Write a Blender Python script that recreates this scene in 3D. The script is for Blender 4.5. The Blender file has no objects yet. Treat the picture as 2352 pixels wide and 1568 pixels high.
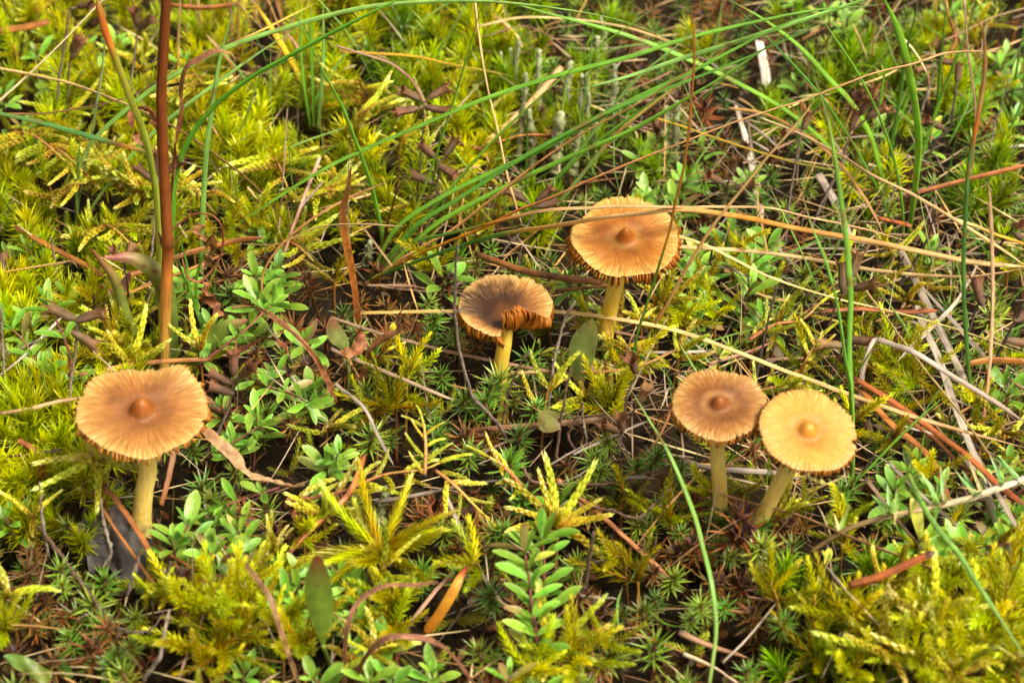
import bpy, math, random
import numpy as np
from mathutils import Vector, Matrix, Quaternion

random.seed(7); np.random.seed(7)
S = bpy.context.scene
COL = S.collection
S.unit_settings.system = 'METRIC'
S.unit_settings.scale_length = 0.01          # one unit is one centimetre

# ------------------------------------------------------------------ camera
PITCH = math.radians(36.0)
DIST = 38.0
LENS = 85.5
cam_d = bpy.data.cameras.new('camera')
cam = bpy.data.objects.new('camera', cam_d); COL.objects.link(cam)
CP = Vector((0, -DIST*math.cos(PITCH), DIST*math.sin(PITCH)))
cam.location = CP
cam.rotation_euler = (math.pi/2 - PITCH, 0, 0)
cam_d.lens = LENS; cam_d.sensor_width = 36.0
cam_d.clip_start = 0.1; cam_d.clip_end = 2000
cam_d.dof.use_dof = True
cam_d.dof.focus_distance = 36.6
cam_d.dof.aperture_fstop = 0.37
S.camera = cam

# ------------------------------------------------------------------ sky, sun, exposure (bright overcast)
SUN_EL, SUN_AZ = math.radians(54), math.radians(128)   # azimuth clockwise from +Y
world = bpy.data.worlds.new('World'); S.world = world; world.use_nodes = True
wt = world.node_tree; wt.nodes.clear()
wo = wt.nodes.new('ShaderNodeOutputWorld'); wb = wt.nodes.new('ShaderNodeBackground')
sky = wt.nodes.new('ShaderNodeTexSky'); sky.sky_type = 'NISHITA'; sky.sun_disc = False
sky.sun_elevation = SUN_EL; sky.sun_rotation = SUN_AZ
sky.air_density = 1.0; sky.dust_density = 6.0; sky.ozone_density = 1.0
hs = wt.nodes.new('ShaderNodeHueSaturation'); hs.inputs['Saturation'].default_value = 0.05   # grey cloud cover
wt.links.new(sky.outputs[0], hs.inputs['Color']); wm = wt.nodes.new('ShaderNodeMix'); wm.data_type = 'RGBA'; wm.blend_type = 'MULTIPLY'; wm.inputs[0].default_value = 1; wm.inputs[7].default_value = (1.0, .96, .88, 1)   # the photo's warm white balance
wt.links.new(hs.outputs[0], wm.inputs[6]); wt.links.new(wm.outputs[2], wb.inputs[0])
wb.inputs[1].default_value = 0.05
wt.links.new(wb.outputs[0], wo.inputs[0])
sun_d = bpy.data.lights.new('sun', 'SUN'); sun = bpy.data.objects.new('sun', sun_d); COL.objects.link(sun)
sun_d.energy = 1.5; sun_d.angle = math.radians(15); sun_d.color = (1.0, 0.94, 0.82)
sd = Vector((math.sin(SUN_AZ)*math.cos(SUN_EL), math.cos(SUN_AZ)*math.cos(SUN_EL), math.sin(SUN_EL)))
sun.rotation_euler = sd.to_track_quat('Z', 'Y').to_euler()
S.view_settings.view_transform = 'Standard'; S.view_settings.look = 'None'
S.view_settings.exposure = 1.70; S.view_settings.gamma = 1.0
S.view_settings.use_curve_mapping = False
S.render.engine = 'CYCLES'
S.cycles.max_bounces = 4; S.cycles.transmission_bounces = 2; S.cycles.diffuse_bounces = 2; S.cycles.use_adaptive_sampling = True; S.cycles.adaptive_threshold = 0.025
S.cycles.use_denoising = True

# ------------------------------------------------------------------ helpers: ground, picture rays
def terr(x, y):
    return (0.16*math.sin(0.55*x+1.3)*math.cos(0.5*y+0.4) + 0.09*math.sin(1.3*x+0.7*y) + 0.05*math.sin(2.7*x-1.9*y+1.0)
            + 0.22*math.exp(-((x+4.5)**2+(y-6.5)**2)/14.0))
FW = Vector((0, math.cos(PITCH), -math.sin(PITCH))); UP = Vector((0, math.sin(PITCH), math.cos(PITCH))); RT = Vector((1, 0, 0))
KX = 36.0/LENS/2352.0
def ray(px, py): return RT*((px-1176)*KX) + UP*(-(py-784)*KX) + FW
def gz(px, py, h=0.0):                       # point seen at (px,py) that stands h above the ground
    d = ray(px, py); z = h
    for _ in range(6):
        t = (z-CP.z)/d.z; p = CP + d*t; z = terr(p.x, p.y) + h
    return p
def gy(px, py, Y):                           # point seen at (px,py) in the upright plane y = Y
    d = ray(px, py); return CP + d*((Y-CP.y)/d.y)
def proj(p):
    v = Vector(p)-CP; w = v.dot(FW)
    return (1176 + v.x/w/KX, 784 - v.dot(UP)/w/KX)
def vec(a): return np.array(a, float)
def nrm(a):
    a = np.asarray(a, float); n = np.linalg.norm(a); return a/n if n > 1e-9 else np.array([0, 0, 1.0])
U = random.uniform

# ------------------------------------------------------------------ mesh collecting
class G:
    def __init__(s): s.V = []; s.F = []; s.C = []; s.S = []; s.n = 0
    def add(s, V, F, C, St=None):
        V = np.asarray(V, float); F = np.asarray(F, int)
        s.V.append(V); s.F.append(F+s.n); s.C.append(np.broadcast_to(np.asarray(C, float), V.shape)); s.n += len(V)
        s.S.append(np.zeros_like(V) if St is None else np.asarray(St, float))
    def arr(s): return np.concatenate(s.V), np.concatenate(s.F), np.concatenate(s.C), np.concatenate(s.S)
    def mesh(s, name, mat):
        return mk(name, mat, *s.arr())
def mk(name, mat, V, F, C, St):
    me = bpy.data.meshes.new(name); n, m = len(V), len(F)
    me.vertices.add(n); me.vertices.foreach_set('co', V.astype(np.float32).ravel())
    me.loops.add(3*m); me.loops.foreach_set('vertex_index', F.astype(np.int32).ravel())
    me.polygons.add(m); me.polygons.foreach_set('loop_start', np.arange(0, 3*m, 3, dtype=np.int32))
    me.polygons.foreach_set('use_smooth', np.ones(m, dtype=bool))
    me.update(calc_edges=True)
    a = me.attributes.new('col', 'FLOAT_COLOR', 'POINT')
    a.data.foreach_set('color', np.concatenate([C, np.ones((n, 1))], 1).astype(np.float32).ravel())
    b = me.attributes.new('grain', 'FLOAT_VECTOR', 'POINT'); b.data.foreach_set('vector', St.astype(np.float32).ravel())
    me.materials.append(mat)
    return me
def grid_faces(nr, nc, closed=False):
    F = []
    for i in range(nr-1):
        for j in range(nc if closed else nc-1):
            a = i*nc+j; b = i*nc+(j+1) % nc; c = a+nc; d = b+nc
            F.append((a, b, d)); F.append((a, d, c))
    return F
_gf = {}
def gf(nr, nc, closed=False):
    k = (nr, nc, closed)
    if k not in _gf: _gf[k] = np.array(grid_faces(nr, nc, closed))
    return _gf[k]
def lerpc(stops, t):
    if t <= stops[0][0]: return np.array(stops[0][1], float)
    for (a, ca), (b, cb) in zip(stops, stops[1:]):
        if t <= b:
            k = (t-a)/max(b-a, 1e-6); return np.array(ca)*(1-k)+np.array(cb)*k
    return np.array(stops[-1][1], float)
PROF = {
 'lance': lambda t: min(1, t*6+.35)*(1-t)**.8 + .02,
 'ovate': lambda t: (math.sin(math.pi*min(1, (t*0.92+.08))**0.75))**.8*0.98 + .02*(1-t),
 'spat':  lambda t: max(.10, (math.sin(math.pi*min(.985, t**1.5*0.97+.03)))**.62),
 'strap': lambda t: min(1, t*8+.5)*(1 if t < .6 else max(.03, math.cos((t-.6)/.4*1.45))),
 'oval':  lambda t: max(.05, math.sin(math.pi*min(.99, t**1.15*.98+.01))**.75),
}
def leaf(g, p, d, n, L, W, prof='lance', nseg=4, curl=0.0, fold=0.3, cols=((0, (1, 1, 1)),), wave=0.0, roll=0.0, curl2=None, edge=None):
    """a leaf strip: midrib and two margins; curl bends it about its width (radians over the length, + is towards n)"""
    p = vec(p); d = nrm(d); n = np.asarray(n, float); n = nrm(n - d*np.dot(n, d)); s = np.cross(d, n)
    f = PROF[prof]; V = []; C = []; St = []; pos = p.copy(); rnd = random.random()*10
    for i in range(nseg+1):
        t = i/nseg
        w = W*0.5*f(t); c = lerpc(cols, t)
        if roll:
            ca, sa = math.cos(roll*t), math.sin(roll*t); ss = s*ca+n*sa; nn = n*ca-s*sa
        else: ss, nn = s, n
        wv = wave*math.sin(t*17+rnd)*w
        V += [pos - ss*w + nn*(w*fold+wv), pos, pos + ss*w + nn*(w*fold-wv)]
        ce = c if edge is None else c*(1-.6)+np.array(edge)*.6
        C += [ce, c, ce]; St += [(0, t*L, rnd), (.5, t*L, rnd), (1, t*L, rnd)]
        a = (curl if curl2 is None else curl*(1-t)+curl2*t)/nseg
        pos = pos + d*(L/nseg)
        d, n = d*math.cos(a)+n*math.sin(a), n*math.cos(a)-d*math.sin(a)
    g.add(V, gf(nseg+1, 3), C, St)
    return pos, d
def smooth(P, n):
    P = [np.asarray(p, float) for p in P]
    if len(P) == 2: return [P[0]*(1-i/n)+P[1]*(i/n) for i in range(n+1)]
    Q = [2*P[0]-P[1]] + P + [2*P[-1]-P[-2]]
    seg = len(P)-1; out = []
    ln = np.array([np.linalg.norm(P[i+1]-P[i]) for i in range(seg)]); cum = np.concatenate([[0], np.cumsum(ln)])
    for i in range(n+1):
        x = cum[-1]*i/n; k = min(seg-1, int(np.searchsorted(cum, x, 'right')-1)); t = (x-cum[k])/max(ln[k], 1e-9)
        a, b, c, d = Q[k], Q[k+1], Q[k+2], Q[k+3]
        out.append(.5*((2*b)+(-a+c)*t+(2*a-5*b+4*c-d)*t*t+(-a+3*b-3*c+d)*t**3))
    return out
def tube(g, P, rad, sides=7, cols=((0, (1, 1, 1)),), flat=1.0, twist=0.0, phase=None, groove=0.0, jit=0.0, cap=True):
    """sweep an oval section along P; rad(t) gives the radius; flat < 1 makes a blade; groove folds its upper side"""
    P = [np.asarray(p, float) for p in P]; n = len(P)
    T = [nrm(P[min(i+1, n-1)]-P[max(i-1, 0)]) for i in range(n)]
    r0 = np.array([0, 0, 1.0]) if abs(T[0][2]) < .9 else np.array([0, -1.0, 0])
    N = nrm(r0 - T[0]*np.dot(r0, T[0])); V = []; C = []; St = []; rnd = random.random()*20
    ph = U(0, 6.28) if phase is None else phase; ln = 0
    for i in range(n):
        if i: N = nrm(N - T[i]*np.dot(N, T[i])); ln += np.linalg.norm(P[i]-P[i-1])
        B = np.cross(T[i], N); t = i/(n-1); r = rad(t); c = lerpc(cols, t)
        a0 = ph + twist*t; n2 = N*math.cos(a0)+B*math.sin(a0); b2 = B*math.cos(a0)-N*math.sin(a0)
        for k in range(sides):
            a = 2*math.pi*k/sides; x = math.cos(a); y = math.sin(a)*flat
            if groove and y > 0: y = y - groove*(1-abs(x))
            q = 1 + (U(-jit, jit) if jit else 0)
            V.append(P[i] + (b2*x + n2*y)*r*q); C.append(c); St.append((k/sides, ln, rnd))
    F = list(map(tuple, gf(n, sides, True)))
    if cap:
        V.append(P[-1] + T[-1]*rad(1)*.6); C.append(lerpc(cols, 1)); St.append((0, ln, rnd)); m = len(V)-1; o = (n-1)*sides
        F += [(o+k, o+(k+1) % sides, m) for k in range(sides)]
        V.append(P[0].copy()); C.append(lerpc(cols, 0)); St.append((0, 0, rnd)); m = len(V)-1
        F += [((k+1) % sides, k, m) for k in range(sides)]
    g.add(V, F, C, St)

# ------------------------------------------------------------------ objects, tags
THINGS = []
def child(name, me, parent, M=None):
    o = bpy.data.objects.new(name, me); COL.objects.link(o); o.parent = parent
    if M is not None: o.matrix_basis = M
    return o
def root(name, M):
    o = bpy.data.objects.new(name, None); COL.objects.link(o); o.empty_display_size = .1; o.matrix_basis = M
    return o
def tag(o, cat, desc, at, group=None, label=None):
    o['category'] = cat
    if group: o['group'] = group
    THINGS.append((o, desc, proj(at), label))
    return o
def single(name, g, mat, cat, desc, at, group=None, label=None, origin=None):
    V, F, C, St = g.arr(); o0 = vec(origin) if origin is not None else np.zeros(3)
    o = bpy.data.objects.new(name, mk(name, mat, V-o0, F, C, St)); COL.objects.link(o); o.location = o0
    return tag(o, cat, desc, at, group, label)
def frame(p, z, spin=0.0, s=1.0):
    """matrix at p with local Z along z"""
    q = Vector(z).normalized().to_track_quat('Z', 'Y') @ Quaternion((0, 0, 1), spin)
    return Matrix.Translation(Vector(p)) @ q.to_matrix().to_4x4() @ Matrix.Scale(s, 4)

# ------------------------------------------------------------------ materials
def nt(name):
    m = bpy.data.materials.new(name); m.use_nodes = True; t = m.node_tree; t.nodes.clear()
    return m, t
def N(t, kind, **kw):
    n = t.nodes.new(kind)
    for k, v in kw.items(): setattr(n, k, v)
    return n
def mth(t, op, a, b=None, c=None, clamp=False):
    n = t.nodes.new('ShaderNodeMath'); n.operation = op; n.use_clamp = clamp
    for i, x in enumerate((a, b, c)):
        if x is None: continue
        if isinstance(x, (int, float)): n.inputs[i].default_value = x
        else: t.links.new(x, n.inputs[i])
    return n.outputs[0]
def mix(t, fac, a, b, mode='MIX'):
    n = t.nodes.new('ShaderNodeMix'); n.data_type = 'RGBA'; n.blend_type = mode
    for s, x in ((n.inputs[0], fac), (n.inputs[6], a), (n.inputs[7], b)):
        if isinstance(x, (int, float)): s.default_value = x
        elif isinstance(x, tuple): s.default_value = (*x[:3], 1)
        else: t.links.new(x, s)
    return n.outputs[2]
def noise(t, v, scale, detail=3, rough=.55):
    n = t.nodes.new('ShaderNodeTexNoise'); n.inputs['Scale'].default_value = scale; n.inputs['Detail'].default_value = detail
    n.inputs['Roughness'].default_value = rough
    if v is not None: t.links.new(v, n.inputs['Vector'])
    return n.outputs[0]
def mrange(t, v, a, b, c, d):
    n = t.nodes.new('ShaderNodeMapRange'); t.links.new(v, n.inputs[0])
    for i, x in enumerate((a, b, c, d)): n.inputs[i+1].default_value = x
    return n.outputs[0]
def plant(name, rough=.42, transl=.3, spec=.5, hue=.02, val=.35, spot=None, spots=.0, stripe=0.0, nscale=9.0, namp=.35, bump=.15, bscale=40, sss=0, sat=1.0, gain=1.0):
    m, t = nt(name); L = t.links
    out = N(t, 'ShaderNodeOutputMaterial'); pb = N(t, 'ShaderNodeBsdfPrincipled')
    at = N(t, 'ShaderNodeAttribute', attribute_name='col'); gr = N(t, 'ShaderNodeAttribute', attribute_name='grain')
    oi = N(t, 'ShaderNodeObjectInfo'); tc = N(t, 'ShaderNodeTexCoord')
    h = N(t, 'ShaderNodeHueSaturation'); h.inputs['Saturation'].default_value = sat; L.new(at.outputs['Color'], h.inputs['Color'])
    L.new(mrange(t, oi.outputs['Random'], 0, 1, .5-hue, .5+hue), h.inputs['Hue'])
    r2 = mth(t, 'FRACT', mth(t, 'MULTIPLY', oi.outputs['Random'], 17.37))
    L.new(mrange(t, r2, 0, 1, (1-val)*gain, (1+val)*gain), h.inputs['Value'])
    c = h.outputs['Color']
    nz = noise(t, tc.outputs['Object'], nscale, 3)
    f = mrange(t, nz, .3, .7, 1-namp, 1+namp)
    c = mix(t, 1.0, c, f, 'MULTIPLY')
    bsrc = noise(t, tc.outputs['Object'], bscale, 2)
    if stripe:
        mp = N(t, 'ShaderNodeMapping'); L.new(gr.outputs['Vector'], mp.inputs['Vector']); mp.inputs['Scale'].default_value = (14, .7, 1)
        sz = noise(t, mp.outputs[0], 2.0, 2)
        c = mix(t, 1.0, c, mrange(t, sz, .3, .7, 1-stripe, 1+stripe), 'MULTIPLY'); bsrc = sz
    if spot:
        vs = noise(t, tc.outputs['Object'], spots, 2, .7)
        c = mix(t, mrange(t, vs, .60, .70, 0, .85), c, spot)
    L.new(c, pb.inputs['Base Color']); pb.inputs['Roughness'].default_value = rough; pb.inputs['Specular IOR Level'].default_value = spec
    if bump:
        b = N(t, 'ShaderNodeBump'); b.inputs['Strength'].default_value = bump; b.inputs['Distance'].default_value = .02
        L.new(bsrc, b.inputs['Height']); L.new(b.outputs[0], pb.inputs['Normal'])
    if sss:
        pb.inputs['Subsurface Weight'].default_value = sss; pb.inputs['Subsurface Radius'].default_value = (.12, .07, .03); pb.inputs['Subsurface Scale'].default_value = 1
    if transl:
        tr = N(t, 'ShaderNodeBsdfTranslucent'); L.new(c, tr.inputs[0]); mx = N(t, 'ShaderNodeMixShader'); mx.inputs[0].default_value = transl
        L.new(pb.outputs[0], mx.inputs[1]); L.new(tr.outputs[0], mx.inputs[2]); L.new(mx.outputs[0], out.inputs[0])
    else: L.new(pb.outputs[0], out.inputs[0])
    return m
MAT = dict(
 feather=plant('feather_moss_leaf', .28, .36, .6, .032, .4, nscale=3, sat=1.08, gain=1.12),
 tuft=plant('tuft_moss_leaf', .28, .40, .6, .03, .4, nscale=3, sat=1.08, gain=1.12),
 star=plant('star_moss_leaf', .30, .20, .65, .035, .5, nscale=4),
 rusty=plant('rusty_star_moss_leaf', .5, .15, .35, .015, .4, nscale=4),
 carpet=plant('low_moss', .45, .3, .4, .02, .3, nscale=.9, namp=.5),
 thyme=plant('thyme_leaf', .30, .28, .6, .022, .28, nscale=7, namp=.22, bump=.35, bscale=55, spot=(.30, .10, .08), spots=2.2),
 stem=plant('thin_stem', .6, 0, .3, .02, .3, nscale=20),
 blade=plant('grass_blade', .30, .28, .6, .008, .18, stripe=.38, nscale=2, namp=.22, bump=.5, gain=1.35, spot=(.30, .20, .05), spots=1.6),
 straw=plant('dry_straw', .6, .12, .3, .014, .35, stripe=.5, nscale=3, namp=.25, bump=.9, gain=1.5),
 needle=plant('pine_needle', .36, 0, .5, .012, .25, stripe=.45, nscale=5, namp=.3, spot=(.06, .025, .012), spots=6, bump=.5),
 twig=plant('dead_twig', .8, 0, .2, .02, .3, nscale=14, namp=.5, bump=.9, bscale=30),
 calyx=plant('dry_calyx', .65, .18, .25, .015, .3, stripe=.5, nscale=10, namp=.3, bump=.6),
 lichen=plant('lichen_crust', .9, .05, .1, .01, .2, nscale=12, namp=.35, bump=1.0, bscale=28),
 deadleaf=plant('dead_leaf', .7, .1, .15, .01, .2, nscale=7, namp=.45, bump=.8, bscale=14),
 curl=plant('curled_dry_leaf', .5, .15, .35, .015, .25, nscale=8, namp=.45, bump=.9, bscale=18),
 broad=plant('broad_leaf', .4, .3, .5, .006, .05, nscale=5, namp=.25, bump=.35, bscale=30, spot=(.22, .07, .045), spots=3.4),
 stalk=plant('brown_stalk', .5, .0, .4, 0, 0, stripe=.35, nscale=3, namp=.25, bump=.5),
)
def soil_mat():
    m, t = nt('damp_soil'); L = t.links; out = N(t, 'ShaderNodeOutputMaterial'); pb = N(t, 'ShaderNodeBsdfPrincipled'); tc = N(t, 'ShaderNodeTexCoord')
    a = noise(t, tc.outputs['Object'], 1.3, 5); b = noise(t, tc.outputs['Object'], 9, 5)
    c = mix(t, a, (.010, .006, .004), (.028, .016, .008)); c = mix(t, mrange(t, b, .4, .75, 0, 1), c, (.03, .024, .008))
    L.new(c, pb.inputs['Base Color']); pb.inputs['Roughness'].default_value = .9; pb.inputs['Specular IOR Level'].default_value = .12
    bp = N(t, 'ShaderNodeBump'); bp.inputs['Strength'].default_value = 1; bp.inputs['Distance'].default_value = .08; L.new(b, bp.inputs['Height']); L.new(bp.outputs[0], pb.inputs['Normal'])
    L.new(pb.outputs[0], out.inputs[0]); return m

# ------------------------------------------------------------------ ground
def ground():
    nx, ny = 220, 220; V = np.zeros((nx*ny, 3)); k = 0
    # fine in the middle, stretching far out to the horizon
    def ax(n, c): u = np.linspace(-1, 1, n); return c + 17*u + 900*np.sign(u)*np.abs(u)**15
    X = ax(nx, 0); Y = ax(ny, 2)
    for j in range(ny):
        for i in range(nx):
            x, y = X[i], Y[j]; z = terr(x, y) + .05*math.sin(7*x+2*y)*math.sin(6*y-x) + .03*math.sin(15*x)*math.cos(13*y+x)
            V[k] = (x, y, z-.72); k += 1
    o = bpy.data.objects.new('ground', mk('ground', soil_mat(), V, gf(ny, nx), np.ones_like(V)*.03, np.zeros_like(V)))
    COL.objects.link(o); o['kind'] = 'structure'; o['label'] = 'dark damp soil under the moss'
ground()

# ------------------------------------------------------------------ mushrooms
def lin(r, g, b): return tuple(((x/255)/12.92 if x/255 <= .04045 else (((x/255)+.055)/1.055)**2.4) for x in (r, g, b))
def cap_mat(name, stops, dark, damt, dscale, gill, fib=.5, specks=0.0, dside=None, tint=(1, 1, 1)):
    m, t = nt(name); L = t.links
    out = N(t, 'ShaderNodeOutputMaterial'); pb = N(t, 'ShaderNodeBsdfPrincipled')
    at = N(t, 'ShaderNodeAttribute', attribute_name='col'); gr = N(t, 'ShaderNodeAttribute', attribute_name='grain')
    tc = N(t, 'ShaderNodeTexCoord')
    sx = N(t, 'ShaderNodeSeparateXYZ'); L.new(gr.outputs['Vector'], sx.inputs[0])
    u = sx.outputs[2]
    big = noise(t, tc.outputs['Object'], 1.9, 3); med = noise(t, tc.outputs['Object'], 6, 3)
    def fibre(F, z):
        cb = N(t, 'ShaderNodeCombineXYZ')
        L.new(mth(t, 'MULTIPLY', sx.outputs[0], F), cb.inputs[0]); L.new(mth(t, 'MULTIPLY', sx.outputs[1], F), cb.inputs[1]); L.new(mth(t, 'MULTIPLY', u, z), cb.inputs[2])
        return noise(t, cb.outputs[0], 1.0, 2.5, .6)
    f1 = fibre(52, 2.6); f2 = fibre(120, 9); f3 = fibre(7, 1.5)
    uu = mth(t, 'ADD', u, mth(t, 'MULTIPLY', mth(t, 'SUBTRACT', f3, .5), .22))
    uu = mth(t, 'ADD', uu, mth(t, 'MULTIPLY', mth(t, 'SUBTRACT', f1, .5), .14))
    keep = mrange(t, u, .12, .35, 0, 1)
    uu = mth(t, 'ADD', mth(t, 'MULTIPLY', uu, keep), mth(t, 'MULTIPLY', u, mth(t, 'SUBTRACT', 1, keep)))
    cr = N(t, 'ShaderNodeValToRGB'); L.new(uu, cr.inputs[0]); e = cr.color_ramp.elements
    while len(e) < len(stops): e.new(.5)
    for el, (p, c) in zip(e, stops): el.position = p; el.color = (*c, 1)
    c = cr.outputs[0]
    dm = mth(t, 'ADD', mth(t, 'MULTIPLY', big, .75), mth(t, 'MULTIPLY', f1, .35))
    dm = mth(t, 'SUBTRACT', dm, mrange(t, u, .55, 1.0, 0, .28))
    if dside:
        dp = N(t, 'ShaderNodeVectorMath', operation='DOT_PRODUCT'); L.new(tc.outputs['Object'], dp.inputs[0]); dp.inputs[1].default_value = (*dside, 0); dm = mth(t, 'ADD', dm, dp.outputs['Value'])
    dm = mth(t, 'MULTIPLY', mrange(t, dm, dscale, dscale+.16, 0, damt), mrange(t, u, .14, .3, .15, 1))
    c = mix(t, dm, c, dark)
    ff = mth(t, 'ADD', mth(t, 'MULTIPLY', f1, .55), mth(t, 'MULTIPLY', f2, .45))
    amp = mth(t, 'MULTIPLY', mrange(t, u, .12, .45, 0, 1), fib)
    mul = mth(t, 'ADD', 1, mth(t, 'MULTIPLY', mrange(t, ff, .32, .68, -1, 1), amp))
    c = mix(t, 1, c, mul, 'MULTIPLY'); c = mix(t, 1, c, (.68*tint[0], .61*tint[1], .43*tint[2]), 'MULTIPLY')
    c = mix(t, 1, c, mrange(t, med, .3, .7, .88, 1.12), 'MULTIPLY')
    pale = mth(t, 'MULTIPLY', mrange(t, ff, .50, .66, 0, 1), mrange(t, u, .45, .97, .0, .72))
    c = mix(t, pale, c, lin(240, 200, 134))
    if specks:
        vo = N(t, 'ShaderNodeTexVoronoi'); vo.inputs['Scale'].default_value = 6.5; L.new(tc.outputs['Object'], vo.inputs['Vector'])
        rr = N(t, 'ShaderNodeSeparateColor'); L.new(vo.outputs['Color'], rr.inputs[0])
        sp = mth(t, 'MULTIPLY', mrange(t, vo.outputs['Distance'], .06, .11, 1, 0), mth(t, 'GREATER_THAN', rr.outputs[0], 1-specks))
        c = mix(t, mth(t, 'MULTIPLY', sp, .8), c, (.06, .02, .008))
    sc = N(t, 'ShaderNodeSeparateColor'); L.new(at.outputs['Color'], sc.inputs[0])
    c = mix(t, sc.outputs[0], gill, c)
    L.new(c, pb.inputs['Base Color']); pb.inputs['Roughness'].default_value = .42; pb.inputs['Specular IOR Level'].default_value = .42
    pb.inputs['Subsurface Weight'].default_value = .12; pb.inputs['Subsurface Radius'].default_value = (.10, .05, .02); pb.inputs['Subsurface Scale'].default_value = 1
    b = N(t, 'ShaderNodeBump'); b.inputs['Strength'].default_value = .55; b.inputs['Distance'].default_value = .02
    L.new(mth(t, 'MULTIPLY', ff, mrange(t, u, .12, .4, 0, 1)), b.inputs['Height']); L.new(b.outputs[0], pb.inputs['Normal'])
    L.new(pb.outputs[0], out.inputs[0])
    return m
def gill_mat(name, base):
    m, t = nt(name); L = t.links
    out = N(t, 'ShaderNodeOutputMaterial'); pb = N(t, 'ShaderNodeBsdfPrincipled'); tc = N(t, 'ShaderNodeTexCoord'); oi = N(t, 'ShaderNodeObjectInfo')
    z = noise(t, tc.outputs['Object'], 5, 3)
    c = mix(t, mrange(t, z, .35, .7, 0, .55), base, tuple(x*.5 for x in base))
    c = mix(t, 1, c, mrange(t, oi.outputs['Random'], 0, 1, .72, 1.25), 'MULTIPLY')
    L.new(c, pb.inputs['Base Color']); pb.inputs['Roughness'].default_value = .5; pb.inputs['Specular IOR Level'].default_value = .35
    tr = N(t, 'ShaderNodeBsdfTranslucent'); L.new(c, tr.inputs[0]); mx = N(t, 'ShaderNodeMixShader'); mx.inputs[0].default_value = .3
    L.new(pb.outputs[0], mx.inputs[1]); L.new(tr.outputs[0], mx.inputs[2]); L.new(mx.outputs[0], out.inputs[0])
    return m
def stem_mat(name, c1, c2):
    m, t = nt(name); L = t.links
    out = N(t, 'ShaderNodeOutputMaterial'); pb = N(t, 'ShaderNodeBsdfPrincipled'); tc = N(t, 'ShaderNodeTexCoord')
    gr = N(t, 'ShaderNodeAttribute', attribute_name='grain')
    mp = N(t, 'ShaderNodeMapping'); L.new(gr.outputs['Vector'], mp.inputs[0]); mp.inputs['Scale'].default_value = (14, 1.1, 1)
    a = noise(t, mp.outputs[0], 2.0, 3); z = noise(t, tc.outputs['Object'], 2.2, 3)
    c = mix(t, mrange(t, mth(t, 'ADD', mth(t, 'MULTIPLY', a, .5), mth(t, 'MULTIPLY', z, .5)), .38, .62, 0, 1), c1, c2)
    vo = N(t, 'ShaderNodeTexVoronoi'); vo.inputs['Scale'].default_value = 8; L.new(tc.outputs['Object'], vo.inputs['Vector'])
    rr = N(t, 'ShaderNodeSeparateColor'); L.new(vo.outputs['Color'], rr.inputs[0])
    sp = mth(t, 'MULTIPLY', mrange(t, vo.outputs['Distance'], .06, .12, 1, 0), mth(t, 'GREATER_THAN', rr.outputs[0], .7))
    c = mix(t, mth(t, 'MULTIPLY', sp, .6), c, (.10, .05, .015))
    fb = noise(t, mp.outputs[0], 5.0, 3, .7); c = mix(t, 1, c, mrange(t, fb, .3, .7, .82, 1.15), 'MULTIPLY')
    sy = N(t, 'ShaderNodeSeparateXYZ'); L.new(gr.outputs['Vector'], sy.inputs[0]); dz = mth(t, 'MULTIPLY', mrange(t, sy.outputs[1], .7, 1.5, 1, 0), mrange(t, noise(t, tc.outputs['Object'], 5, 4, .7), .42, .6, 0, .8)); c = mix(t, dz, c, (.16, .10, .035))
    L.new(c, pb.inputs['Base Color']); pb.inputs['Roughness'].default_value = .5; pb.inputs['Specular IOR Level'].default_value = .35
    pb.inputs['Subsurface Weight'].default_value = .3; pb.inputs['Subsurface Radius'].default_value = (.15, .09, .03); pb.inputs['Subsurface Scale'].default_value = 1
    b = N(t, 'ShaderNodeBump'); b.inputs['Strength'].default_value = .35; b.inputs['Distance'].default_value = .02; L.new(a, b.inputs['Height']); L.new(b.outputs[0], pb.inputs['Normal'])
    L.new(pb.outputs[0], out.inputs[0])
    return m
def pnoise(seed, freqs):
    r = random.Random(seed); K = [(f, r.uniform(0, 6.28), r.uniform(.5, 1)) for f in freqs]
    nrmz = sum(k[2] for k in K)
    return lambda th: sum(a*math.sin(f*th+p) for f, p, a in K)/nrmz*1.8
def sstep(a, b, x):
    t = min(1, max(0, (x-a)/(b-a))); return t*t*(3-2*t)
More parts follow.
